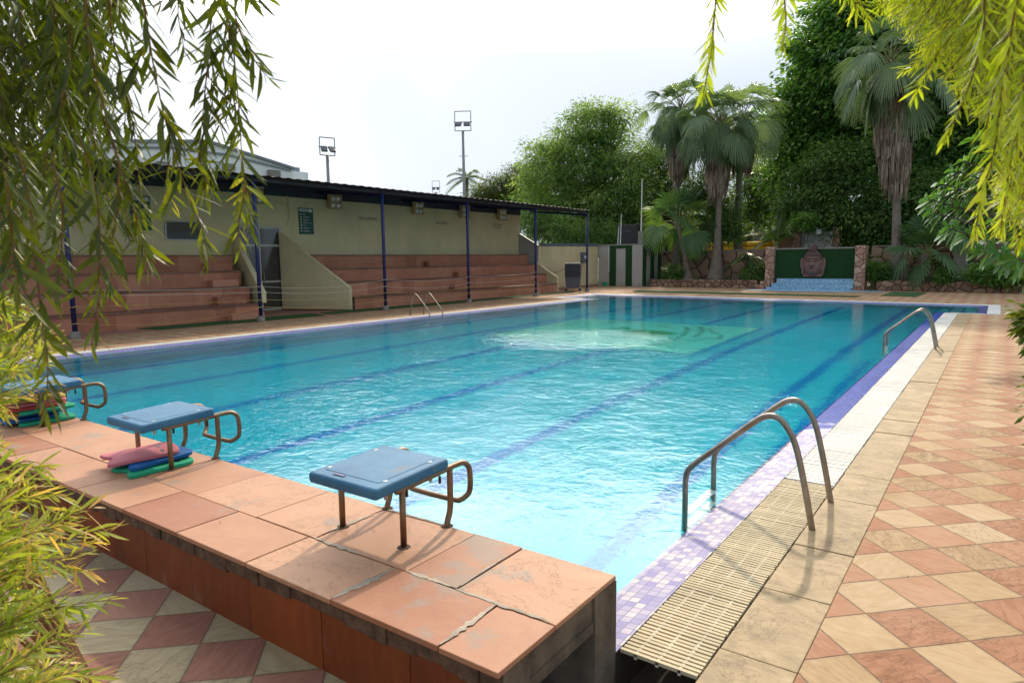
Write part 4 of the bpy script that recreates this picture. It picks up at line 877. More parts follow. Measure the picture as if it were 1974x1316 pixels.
t = thing('stone_pillar', 'crazy stone pillar on the left of the green turf panel', 'pillar', (-10.2, 37, 0), 'stone pillars framing the fountain'); m = MB(); px_box(m, 1476, 1492, 476, 36.7, .7); m.build('shaft', M['pillar'], t, bevel=.02)
t = thing('stone_pillar', 'crazy stone pillar on the right of the green turf panel', 'pillar', (-5.5, 37, 0), 'stone pillars framing the fountain'); m = MB(); px_box(m, 1649, 1670, 473, 36.5, .8); m.build('shaft', M['pillar'], t, bevel=.02)
q0 = atY(1492, 480, 37.0); q1 = atY(1648, 478, 37.0)
t = thing('fountain_wall', 'wall covered in dark green turf between the two stone pillars', 'fountain wall', (q0[0], 37.2, 0))
MB().box(q0[0]+.01, q1[0]+.02, 37.02, 37.3, 0.5, q1[2]-.02).build('turf_panel', M['turfwall'], t); MB().box(q0[0]+.01, q1[0]+.02, 36.98, 37.34, q1[2]-.019, q1[2]+.06).build('coping', M['cement'], t)
FX0, FX1 = atY(1484, 545, 36.4)[0], atY(1648, 545, 36.4)[0]
t = thing('fountain_steps', 'pale blue mosaic water steps below the green turf panel', 'fountain', (FX0, 36.5, 0))
m = MB().box(FX0+.25, FX1-.05, 36.75, 37.01, 0, .52).box(FX0+.1, FX1-.08, 36.35, 36.749, 0, .30).box(FX0-.05, FX1-.1, 35.9, 36.349, 0, .12)
m.build('mosaic_riser', M['fountile'], t); m = MB().box(FX0+.1, FX1-.08, 36.33, 36.74, .301, .315).box(FX0-.05, FX1-.1, 35.88, 36.34, .121, .135).box(FX0+.25, FX1-.05, 36.73, 37.01, .521, .54)
m.build('mosaic_tread', M['fountile2'], t)
m = MB(); px = [(1452, 548), (1462, 545), (1476, 541), (1484, 536)]
for i, (a, b) in enumerate(((0, .22), (.22, .40), (.40, .62))): m.box(FX0-.75+i*.25, FX0-.5+i*.25, 36.3, 36.75, 0, b)
tag(m.build('corner_stone', M['pillar'], bevel=.05), 'stepped boulders at the left foot of the fountain', 'stones')
cxp = gnd(1550, 563); 
pw = [(cxp[0]+3.3*math.cos(a), 35.2+1.15*math.sin(a)) for a in np.linspace(0, 2*PI, 40)[:-1]]
tag(MB().prism([(cxp[0]+3.62*math.cos(a), 35.2+1.42*math.sin(a)) for a in np.linspace(0, 2*PI, 40)[:-1]], -.05, .012).build('splash_pool_rim', M['kerb']), kind='structure')
sp = MB().prism(pw, -.04, .018); tag(sp.build('splash_pool', M['fountile2']), kind='structure')
# head relief
def head_relief():
    nu, nv = 84, 110; c = atY(1567, 503, 36.9); KS = 0.86; Wd, Ht = 1.62, 1.98; V = []; TT = []; idx = -np.ones((nv, nu), int); F = []
    for j in range(nv):
        for i in range(nu):
            u = (i/(nu-1)-.5)*2; v = (j/(nv-1)-.5)*2     # -1..1
            X_ = u*Wd/2; Z_ = v*Ht/2
            def el(x0, z0, rx, rz): return 1-((X_-x0)/rx)**2-((Z_-z0)/rz)**2
            head = el(0, -.05, .60, .70); jaw = el(0, -.30, .50, .58); bun = el(0, .70, .27, .27); tip = el(0, .88, .12, .14); neck = 1 if (abs(X_) < .56 and -.95 < Z_ < -.45) else -1
            ear = max(el(-.64, -.15, .13, .36), el(.64, -.15, .13, .36)); lob = max(el(-.58, -.55, .10, .30), el(.58, -.55, .10, .30))
            ins = max(head, jaw, bun, tip, ear, lob, neck)
            if ins <= 0: continue
            EX = 1.9
            d = 0.06
            if neck > 0: d = max(d, .10)
            if ear > 0: d = max(d, .10+.05*math.sqrt(ear))
            if lob > 0: d = max(d, .10+.04*math.sqrt(lob))
            if head > 0: d = max(d, .10+.30*math.sqrt(max(head, 0)))
            if jaw > 0: d = max(d, .10+.33*math.sqrt(max(jaw, 0)))
            if bun > 0: d = max(d, .10+.22*math.sqrt(bun))
            if tip > 0: d = max(d, .10+.16*math.sqrt(tip))
            hl = .30-.10*math.exp(-(X_/.08)**2)+.05*math.cos(X_*6)-1.1*max(0, abs(X_)-.36)
            if Z_ > hl and (head > 0): d += .045+.012*math.sin(X_*55)*math.sin(Z_*55)
            ax = abs(X_)
            br = math.exp(-((Z_-(.12+.05*math.cos((ax-.22)*7)))/.03)**2)*(1 if .04 < ax < .42 else 0); d += .035*EX*br
            ey = 1-((ax-.22)/.15)**2-((Z_-.02)/.065)**2
            d -= .055*EX*math.exp(-(((ax-.22)/.18)**2+((Z_-.02)/.10)**2))
            if ey > 0: d += .05*EX*math.sqrt(ey)
            d -= .04*EX*math.exp(-((Z_+.035-.03*((ax-.22)/.15)**2)/.012)**2)*(1 if abs(ax-.22) < .15 else 0)
            if -.27 < Z_ < .12: wz = .035+.06*max(0, (.05-Z_)/.32); d += .17*((.14-Z_)/.40)*math.exp(-(X_/wz)**2)
            d += .05*math.exp(-(((ax-.085)/.04)**2+((Z_+.22)/.04)**2))
            d -= .08*math.exp(-((Z_+.285)/.022)**2)*math.exp(-(X_/.14)**2)
            d += .06*math.exp(-((Z_+.335)/.022)**2)*math.exp(-(X_/.17)**2); d -= .09*math.exp(-((Z_+.372)/.013)**2)*math.exp(-(X_/.16)**2)
            d += .06*math.exp(-((Z_+.410)/.026)**2)*math.exp(-(X_/.13)**2); d -= .08*math.exp(-((Z_+.47)/.03)**2)*math.exp(-(X_/.13)**2)
            d += .05*math.exp(-(((Z_+.58)/.09)**2+(X_/.13)**2)); d -= .07*math.exp(-((Z_+.80-.5*X_*X_)/.03)**2) if neck > 0 and jaw <= 0.02 else 0
            idx[j, i] = len(V); V.append((c[0]+X_*KS*.93, 37.0-d*KS, c[2]+Z_*KS)); TT.append(.1 if (Z_ > hl and (head > 0 or bun > 0)) else .9)
    for j in range(nv-1):
        for i in range(nu-1):
            q = (idx[j, i], idx[j, i+1], idx[j+1, i+1], idx[j+1, i])
            if min(q) >= 0: F.append(q)
    nF = len(V); back = [(x, 37.015, z) for x, y, z in V]; edges = {}
    for q in F:
        for a, b in zip(q, q[1:]+q[:1]): edges[(a, b)] = 1
    rim = [(b, a, a+nF, b+nF) for (a, b) in edges if (b, a) not in edges]
    m = MB(); m.add(V+back, F+rim, .5); m.t = TT+TT
    g = G('mauve_brown_terracotta'); p = g.pos(); n1 = g.noise(p, 6, 6, .7); x, y, z = g.sep(p)
    at_ = g.n('ShaderNodeAttribute', _attribute_name='tint').outputs['Fac']
    mat = g.done(g.mix(at_, (.085, .048, .045), g.ramp(n1, [(.3, (.16, .085, .07)), (.7, (.26, .15, .12))])), .75, g.bump(g.noise(p, 40, 4), .2, .01))
    o = m.build('head_relief', mat, smooth=True)
    tag(o, 'brown carved head with topknot and closed eyes on the green turf panel', 'sculpture')
head_relief()
# upper terrace behind the panel
t = thing('terrace_wall', 'upper grey stacked stone wall between two rough pillars behind the turf panel', 'wall', (-8, 42, 0)); m = MB(); a = px_box(m, 1543, 1608, 446, 42, .3); m.build('stone_face', M['greystone'], t)
m = MB(); px_box(m, 1543, 1608, 437, 42.5, .3); m.build('rear_band', M['planter'], t)
m = MB(); px_box(m, 1529, 1543, 437, 41.8, .5); m.build('pillar', M['planter'], t, bevel=.03)
m = MB(); px_box(m, 1606, 1620, 437, 41.8, .5); m.build('pillar', M['planter'], t, bevel=.03)
a = atY(1573, 452, 41.9); b = atY(1584, 441, 41.9); t = thing('flood_lamp', 'small square grey flood lamp on the upper stone wall', 'lamp', (a[0], 41.9, a[2])); MB().box(a[0], b[0], 41.85, 41.99, a[2], b[2]).build('housing', M['alu'], t, bevel=.02); MB().box(a[0]+.03, b[0]-.03, 41.84, 41.849, a[2]+.03, b[2]-.03).build('lens', M['white'], t)
t = thing('garden_steps', 'flight of pale edged red brick steps left of the upper wall', 'steps', (-10.5, 43, 0))
for i in range(6):
    a = atY(1494+i*4, 474-i*3.6, 43+i*.3); b = atY(1527, 474, 43+i*.3); MB().box(a[0], b[0], 43+i*.3, 43.3+i*.3, 0, a[2]-.06).build('brick_riser', M['path'], t); MB().box(a[0]-.02, b[0]+.02, 42.98+i*.3, 43.28+i*.3, a[2]-.059, a[2]).build('stone_tread', M['kerb'], t)
a = atY(1390, 468, 45); b = atY(1482, 468, 45); t = thing('yellow_slide_trough', 'glossy yellow plastic troughs lying end to end behind the left stone wall', 'slide trough', (a[0], 45, 0))
for x0_, x1_ in ((a[0]-1.2, (a[0]+b[0])/2+.1), ((a[0]+b[0])/2+.2, b[0]+.3)):
    for zz, r_ in ((a[2]-.12, .17), (a[2]-.42, .15)): MB().tube([(x0_, 45, zz), (x1_, 45, zz)], r_, 16).build('trough', M['yellow'], t, smooth=True)
for x in (a[0]-.8, (a[0]+b[0])/2, b[0]): MB().box(x-.05, x+.05, 44.95, 45.05, 0, a[2]-.55).build('support', M['galv'], t)
# ------------------------------------------------------------------ flood light masts
def mast(px, top, bot, X, fw, label, lamps_tilt, fh=1.25, face=0.0, side=False):
    p = atX(px, bot, X); pt_ = atX(px, top, X); dist = np.linalg.norm(pt_-np.array([0, 0, EYE])); s = dist/FPX
    t = thing('floodlight_mast', label, 'floodlight mast', (p[0], p[1], 0), 'floodlight masts behind the canopy')
    zt = pt_[2]; r = 0.085; MB().tube([(p[0], p[1], 0), (p[0], p[1], zt)], [r*1.3, r], 10).build('pole', M['galv'], t, smooth=True)
    R = Matrix.Rotation(face, 3, 'Z'); hw = fw/2
    def W3(x, y, z): v = R @ Vector((x, y, 0)); return (p[0]+v.x, p[1]+v.y, zt+z)
    m = MB()
    for a, b in (((-hw, 0, .0), (hw, 0, .0)), ((-hw, 0, fh), (hw, 0, fh)), ((-hw, 0, 0), (-hw, 0, fh)), ((hw, 0, 0), (hw, 0, fh)), ((-hw*1.15, 0, fh*.45), (hw*1.15, 0, fh*.45))): m.tube([W3(*a), W3(*b)], .026, 6)
    m.build('frame', M['galv'], t)
    for sx in (-.5, .5):
        m = MB().obox(W3(sx*hw*1.05, -.12, fh*.33), (hw*.8, .10, .36), rz=face+sx*.3, rx=-.75); m.build('flood_lamp', M['coolgrey'], t, bevel=.02)
    m = MB()
    for k in range(4):
        z = -1.5-k*1.1
        if zt+z > 3: m.tube([W3(-.28, 0, z), W3(.28, 0, z)], .02, 5)
    m.build('climbing_rung', M['galv'], t); return t
F_ = math.radians(40)
mast(895, 253, 380, -27, .98, 'tallest floodlight mast in the centre with a square frame', 0, 1.15, F_-.15)
mast(634, 300, 360, -27, 0.74, 'floodlight mast on the left with two tilted lamps', 0, .84, F_+.5)
mast(841, 371, 385, -52, .85, 'small distant floodlight mast just above the canopy edge', 0, 1.25, F_-.15)
# white building far left
BX = -62
def B(px, py, X=BX): return atX(px, py, X)
t = thing('white_building', 'large pale white building with a stepped roof rising behind the canopy', 'building', (BX, B(400, 300)[1], 0))
prof = [(120, 285), (205, 275), (400, 275), (480, 300), (565, 327)]
up = [B(*q) for q in prof]; m = MB()
side = [(q[0], q[1], q[2]) for q in up]; poly = [(side[0][0], side[0][1], 0)]+side+[(side[-1][0], side[-1][1], 0)]
m.extrude(poly, (-14, 0, 0)); m.build('wall', M['whitebld'], t)
m = MB()
for a, b in zip(up[:-1], up[1:]):
    m.extrude([(a[0]+.25, a[1], a[2]), (b[0]+.25, b[1], b[2]), (b[0]+.25, b[1], b[2]+.25), (a[0]+.25, a[1], a[2]+.25)], (-14.5, 0, 0))
m.build('roof_edge', M['bldtrim'], t)
m = MB(); lo = [B(x, y+11) for x, y in ((205, 276), (330, 276), (440, 290), (560, 320))]
for a, b in zip(lo[:-1], lo[1:]): m.extrude([(a[0]+.02, a[1], a[2]), (b[0]+.02, b[1], b[2]), (b[0]+.02, b[1], b[2]+.2), (a[0]+.02, a[1], a[2]+.2)], (.1, 0, 0))
m.build('string_course', M['bldtrim'], t)
for px, py in ((515, 334), (428, 322), (300, 318)):
    a = B(px, py+6); b = B(px+18, py-4); MB().box(a[0]+.01, a[0]+.7, a[1], b[1], a[2], b[2]).build('window_box', M['cement'], t)
a = B(565, 345); b = B(577, 336, BX-3); t = thing('stair_tower', 'low stepped block at the right end of the white building', 'building', (a[0], a[1], 0)); MB().box(BX-9, BX-3, b[1]-1.5, b[1]+1.2, 0, b[2]+.3).build('wall', M['whitebld'], t); MB().box(BX-8.6, BX-3.4, b[1]-.8, b[1]+.4, b[2]+.301, b[2]+.8).build('roof_hut', M['bldtrim'], t)
# ================================================================== vegetation
M['leaf_neem'] = m_leaf('neem_leaf', [(0.07, 0.14, 0.045), (0.15, 0.26, 0.075), (0.26, 0.39, 0.11), (0.42, 0.50, 0.15)], (1.4, 1.4, 0.7), 0.5)
M['leaf_dark'] = m_leaf('ficus_leaf', [(0.04, 0.10, 0.026), (0.09, 0.20, 0.048), (0.18, 0.34, 0.08), (0.34, 0.48, 0.13)], (1.4, 1.5, 0.5), 0.40, 0.38)
M['leaf_deep'] = m_leaf('deep_green_leaf', [(0.035, 0.09, 0.022), (0.075, 0.16, 0.036), (0.15, 0.26, 0.06), (0.27, 0.37, 0.10)], (1.4, 1.5, 0.5), 0.25)  # deep green leaf colour of background trees and planter bushes
M['leaf_yel'] = m_leaf('yellowish_leaf', [(0.05, 0.09, 0.015), (0.09, 0.14, 0.02), (0.16, 0.20, 0.035), (0.26, 0.24, 0.04)], (1.5, 1.4, 0.4), 0.35)
M['leaf_plum'] = m_leaf('plumeria_leaf', [(0.05, 0.13, 0.03), (0.08, 0.19, 0.04), (0.13, 0.27, 0.055), (0.20, 0.34, 0.08)], (1.6, 1.6, 0.5), 0.35, 0.3, 0.6)
M['leaf_palm'] = m_leaf('palm_leaf', [(0.08, 0.13, 0.065), (0.13, 0.20, 0.10), (0.20, 0.28, 0.14), (0.30, 0.35, 0.18)], (1.3, 1.4, 0.6), 0.35, 0.45)
M['leaf_palm2'] = m_leaf('fan_palm_leaf', [(0.04, 0.09, 0.035), (0.06, 0.13, 0.045), (0.10, 0.18, 0.06), (0.16, 0.24, 0.07)], (1.5, 1.6, 0.5), 0.3, 0.4)
M['dead'] = m_leaf('dead_frond', [(0.11, 0.075, 0.05), (0.20, 0.145, 0.10), (0.31, 0.24, 0.17), (0.44, 0.36, 0.27)], (1.2, 1.0, 0.7), 0.12, 0.8)
M['leaf_bl'] = m_leaf('bottlebrush_leaf', [(0.030, 0.050, 0.006), (0.060, 0.090, 0.008), (0.12, 0.155, 0.014), (0.27, 0.27, 0.05)], (1.9, 1.8, 0.4), 0.46, 0.42, 0.5)  # colour darkened so the left branches read as backlit silhouettes
M['leaf_by'] = m_leaf('yellow_bottlebrush_leaf', [(0.12, 0.19, 0.015), (0.24, 0.32, 0.022), (0.38, 0.46, 0.04), (0.50, 0.50, 0.08)], (1.6, 1.6, 0.5), 0.50, 0.45, 0.4)
M['leaf_sh'] = m_leaf('shrub_leaf', [(0.15, 0.25, 0.03), (0.27, 0.37, 0.045), (0.44, 0.48, 0.09), (0.66, 0.42, 0.20)], (1.6, 1.5, 0.5), 0.42, 0.45)
M['leaf_banana'] = m_leaf('banana_leaf', [(0.04, 0.10, 0.02), (0.07, 0.15, 0.025), (0.12, 0.20, 0.035), (0.30, 0.26, 0.08)], (1.6, 1.6, 0.5), 0.45, 0.3)
M['leaf_purple'] = m_leaf('purple_white_leaf', [(0.05, 0.015, 0.03), (0.12, 0.05, 0.07), (0.30, 0.22, 0.22), (0.5, 0.42, 0.38)], (1.2, 1.2, 1.0), 0.2)
M['bark'] = m_bark('grey_brown_bark', (0.06, 0.045, 0.032), (0.16, 0.125, 0.095))
M['palmbark'] = m_bark('palm_bark', (0.12, 0.095, 0.075), (0.27, 0.22, 0.18), 9)
M['twig'] = m_bark('twig_bark', (0.16, 0.085, 0.04), (0.34, 0.22, 0.12), 40)
M['petiole'] = plain('petiole', (0.22, 0.22, 0.08), 0.6, var=0.3)
def unit(a): return a/np.maximum(1e-9, np.linalg.norm(a, axis=-1, keepdims=True))
def leaf_quads(base, dirv, nrm, L, Wd, curl=0.0):
    """two folded quads per leaf (6 verts): base, left mid, right mid, tip, with a mid-rib fold and a droop"""
    dirv = unit(dirv); side = unit(np.cross(dirv, nrm)); up = np.cross(side, dirv); L = np.asarray(L)[:, None]; Wd = np.asarray(Wd)[:, None]
    g = np.array([0, 0, -1.0]); mid = base+dirv*L*0.5+g*L*curl*0.25; tip = base+dirv*L+g*L*curl
    V = np.stack([base, mid+side*Wd*0.5+up*Wd*0.18, mid-up*Wd*0.05, mid-side*Wd*0.5+up*Wd*0.18, tip], 1)
    n = len(base); o = np.arange(n)[:, None]*5
    F = np.concatenate([o+np.array([[0, 1, 4, 2]]), o+np.array([[0, 2, 4, 3]])], 0)
    return V.reshape(-1, 3), F
def rand_dir(n):
    v = rng.normal(size=(n, 3)); return unit(v)
def crown(name, blobs, mat, parent, leafL, leafW, per=46, dens=1.0, clump=0.42, droop=0.35, flat=0.75, tone=0.0, minr=0.55):
    """blobs: (x, y, z, r). leaf clumps are spread through each blob's outer volume with gaps between them"""
    Bs, Ds, Rn, Ls = [], [], [], []
    for (x, y, z, r) in blobs:
        n = max(8, int(dens*19*r*r/(clump/0.42)**2)); d = rand_dir(n); d[:, 2] = d[:, 2]*0.9+0.08
        rad = r*(minr+(1.08-minr)*rng.random(n)**0.55); rad *= 1+0.22*np.sin(d[:, 0]*5+x*3)*np.cos(d[:, 2]*6+z)+0.10*rng.normal(size=n)
        c = np.array([x, y, z])+d*rad[:, None]*np.array([1, 1, flat*1.0+0.12])
        ct = rng.random(n)
        for k in range(n):
            m = int(per*(0.6+0.8*rng.random())); off = rng.normal(size=(m, 3))*clump*np.array([1, 1, 0.55]); p = c[k]+off
            dv = unit(off+d[k]*0.5*clump+np.array([0, 0, -droop*clump])+rng.normal(size=(m, 3))*0.25*clump)
            Bs.append(p); Ds.append(dv); Rn.append(np.clip(0.80*ct[k]+0.45*rng.random(m)-0.15+tone, 0, 1)); Ls.append(leafL*(0.6+0.7*rng.random(m)))
    B_ = np.concatenate(Bs); D_ = np.concatenate(Ds); R_ = np.concatenate(Rn); L_ = np.concatenate(Ls)
    nr = unit(np.array([0, 0, 1.0])+rng.normal(size=B_.shape)*0.55)
    V, F = leaf_quads(B_, D_, nr, L_, L_*leafW/leafL, curl=0.25)
    return arrays(name, V, F, mat, parent, np.repeat(R_, 5))
def pxblobs(lst, Y, spread=1.0):
    out = []
    for q in lst:
        px, py, rp = q[:3]; yy = Y+(q[3] if len(q) > 3 else rng.uniform(-1, 1)*rp/FPX*Y*spread*0.6); p = atY(px, py, yy); dist = np.linalg.norm(p)
        out.append((p[0], p[1], p[2], rp/FPX*dist))
    return out
def tree(name, label, cat, base_px, Y, lst, mat, leafL, leafW, trunk_r=0.22, group=None, trunk_top=None, bark='bark', limbs=True, **kw):
    bl = pxblobs(lst, Y); b = atY(base_px, 500, Y); base = np.array([b[0], Y, 0.0])
    t = thing(name, label, cat, tuple(base), group); crown('crown', [(q[0], q[1], q[2], q[3]*1.13) for q in bl], mat, t, leafL, leafW, **kw)
    cz = np.mean([q[2] for q in bl]); top = np.array([np.mean([q[0] for q in bl])*.5+base[0]*.5, Y, max(1.5, cz-0.8*max(q[3] for q in bl))])
    m = MB().tube(smooth_path([base, base*.6+top*.4+np.array([.15, 0, 0]), top], 5), list(np.linspace(trunk_r*1.25, trunk_r*.8, 11)), 10)
    if limbs:
        for q in bl:
            e = np.array(q[:3]); md = (top+e)/2+rng.normal(size=3)*.25*q[3]+np.array([0, 0, .1*q[3]]); m.tube(smooth_path([top-np.array([0, 0, .25]), md, e+np.array([0, 0, .3*q[3]])], 4), list(np.linspace(trunk_r*.55, .03, 9)), 6)
            for k in range(3):
                e2 = e+rand_dir(1)[0]*q[3]*.75; m.tube([md, (md+e2)/2+rng.normal(size=3)*.1, e2], [.06, .045, .015], 5)
    m.build('trunk', M[bark], t, smooth=True); return t
# neem and its neighbours, left of the palms
tree('neem_tree', 'tall feathery green neem tree rising right of the canopy end', 'tree', 1180, 47, [(1150, 245, 42), (1198, 225, 24), (1130, 220, 22), (1165, 222, 18), (1090, 262, 28), (1040, 300, 26), (1235, 300, 24), (1105, 300, 52), (1180, 290, 46), (1140, 330, 62), (1060, 330, 44), (1065, 375, 50), (1200, 340, 50), (1110, 400, 62), (1180, 410, 60), (1225, 400, 46), (1030, 400, 38), (1060, 430, 40), (1150, 445, 44), (1215, 445, 40)], M['leaf_neem'], 0.30, 0.095, 0.34, 'trees beyond the pool', clump=.44, dens=.72, per=60, droop=.5)
tree('leafy_tree', 'low light green tree just above the right end of the canopy roof', 'tree', 985, 52, [(935, 378, 22), (965, 368, 28), (1000, 352, 32), (1020, 385, 38), (970, 392, 30), (920, 390, 20), (1040, 345, 26)], M['leaf_yel'], 0.24, 0.08, 0.2, 'trees beyond the pool', clump=.36, dens=1.3, tone=-.15)
tree('leafy_tree', 'yellow green tree between the neem and the twin palms', 'tree', 1262, 50, [(1262, 295, 26), (1250, 335, 36), (1285, 340, 30), (1262, 385, 40), (1300, 400, 34), (1240, 430, 34), (1285, 445, 32)], M['leaf_yel'], 0.24, 0.085, 0.22, 'trees beyond the pool', clump=.38, dens=1.2, tone=-.2)
tree('leafy_tree', 'small dark bushy tree growing against the twin palm trunks', 'tree', 1392, 40.5, [(1355, 355, 26), (1345, 380, 20), (1385, 425, 26), (1405, 445, 22), (1370, 450, 18), (1395, 395, 20)], M['leaf_deep'], 0.2, 0.075, 0.1, 'trees beyond the pool', clump=.3, dens=1.5)
tree('leafy_tree', 'dull green tree behind the yellow troughs', 'tree', 1430, 50, [(1450, 345, 34), (1480, 375, 34), (1440, 395, 40), (1490, 410, 28), (1415, 415, 26), (1475, 325, 20)], M['leaf_deep'], 0.24, 0.085, 0.26, 'trees beyond the pool', clump=.38, dens=1.15, tone=.12)
tree('ficus_tree', 'huge dark green ficus tree filling the upper right background', 'tree', 1700, 47, [(1640, 20, 50), (1700, 30, 70), (1600, 75, 42), (1570, 105, 30), (1660, 110, 72), (1570, 165, 40), (1620, 190, 64), (1495, 222, 20), (1525, 225, 24), (1560, 240, 42), (1520, 285, 36), (1580, 300, 56), (1660, 260, 70), (1745, 120, 86), (1740, 240, 80), (1830, 60, 80), (1850, 180, 90), (1820, 290, 80), (1930, 90, 80), (1950, 220, 80), (1500, 330, 22), (1540, 350, 40), (1780, 350, 66), (1900, 330, 70)], M['leaf_dark'], 0.30, 0.17, 0.5, 'trees beyond the pool', clump=.50, dens=1.25, per=50, droop=.45)
tree('leafy_tree', 'mid green bushy tree in front of the ficus behind the grey stone wall', 'tree', 1625, 43.5, [(1620, 320, 44), (1575, 365, 40), (1640, 375, 48), (1590, 410, 40), (1550, 420, 28), (1660, 420, 42), (1625, 450, 34), (1520, 400, 22), (1680, 460, 36)], M['leaf_deep'], 0.22, 0.10, 0.2, 'trees beyond the pool', clump=.36, dens=1.35, tone=.08)
tree('leafy_tree', 'dark green tree standing behind the tall right palm trunk', 'tree', 1800, 42.5, [(1770, 380, 48), (1790, 440, 46), (1840, 380, 50), (1850, 440, 46), (1720, 440, 34), (1700, 400, 30), (1910, 400, 52), (1960, 440, 50)], M['leaf_deep'], 0.22, 0.10, 0.2, 'trees beyond the pool', clump=.38, dens=1.3)
tree('leafy_tree', 'dark tree behind the cream boundary wall below the canopy end', 'tree', 1060, 43, [(1020, 425, 26), (1050, 445, 28), (1095, 450, 30), (1140, 455, 28), (1180, 460, 26)], M['leaf_neem'], 0.22, 0.08, 0.16, 'trees beyond the pool', clump=.34, dens=1.1, tone=-.12)
for i, (px, Y, lst) in enumerate(((1350, 62, [(1330, 430, 34), (1370, 440, 34), (1400, 425, 30), (1440, 450, 30), (1300, 455, 30)]), (1540, 66, [(1500, 440, 26), (1540, 450, 28), (1580, 440, 30), (1620, 455, 30), (1490, 400, 18)]), (1900, 60, [(1860, 430, 44), (1920, 440, 44), (1980, 420, 50), (1780, 455, 30)]))):
    tree('leafy_tree', ['distant dark tree seen between the fan palm and the banana plant', 'distant tree seen above the upper grey stone wall', 'distant dark tree filling the gap above the right stone wall'][i], 'tree', px, Y, lst, M['leaf_deep'], 0.3, 0.12, 0.22, 'trees beyond the pool', clump=.5, dens=1.1, tone=.05)
bl = []
for i in range(60):
    X_ = -48+i*1.35+rng.uniform(-.5, .5); bl.append((X_, 78+rng.uniform(-3, 3), rng.uniform(1.5, 5.6), rng.uniform(1.8, 2.8)))
o = crown('distant_trees', bl, M['leaf_deep'], None, .5, .3, per=34, dens=.8, clump=.8, minr=.3, tone=.1); tag(o, kind='stuff')
# ------------------------------------------------------------------ palms
def fan_blade(hub, dv, upv, R, nseg, spread, droop, fold=.18, tone=.5, wtip=.008):
    """costapalmate blade: nseg pleated segments, joined at the hub, split and drooping towards the tips"""
    dv = unit(np.array(dv)); side = unit(np.cross(dv, upv)); up = np.cross(side, dv); Vs, Fs, Rn = [], [], []; k = 0
    ts = np.array([0.03, .3, .55, .78, 1.0]); da = spread/nseg
    for i in range(nseg):
        a = -spread/2+da*(i+.5); L = R*(0.78+.22*math.cos(a*.8))*rng.uniform(.93, 1.04)
        t = dv*math.cos(a)+side*math.sin(a); pr = np.cross(up, t); w = np.array([.004, .3*da*.5, (.55)*da*.5, .46*da*.5, .03*da+wtip])*L; w[0] = .006
        dr = droop*ts**2.4*L*rng.uniform(.8, 1.25)
        for j in range(5):
            c = hub+t*L*ts[j]*(1-.10*droop*ts[j]**2)+np.array([0, 0, -1.])*dr[j]+up*fold*R*abs(math.sin(a))*ts[j]*.35
            e = up*w[j]*.5*(1 if i % 2 else -1); Vs += [c-pr*w[j]-e, c+pr*w[j]+e]; Rn += [tone+rng.uniform(-.12, .12)]*2
        for j in range(4): Fs.append((k+2*j, k+2*j+1, k+2*j+3, k+2*j+2))
        k += 10
    return Vs, Fs, Rn
class Arr:
    def __init__(s): s.V, s.F, s.R = [], [], []
    def add(s, V, F, R): b = len(s.V); s.V += list(V); s.F += [tuple(b+i for i in f) for f in F]; s.R += list(R)
    def build(s, name, mat, parent): return arrays(name, np.array(s.V, float), np.array(s.F), mat, parent, np.clip(np.array(s.R), 0, 1))
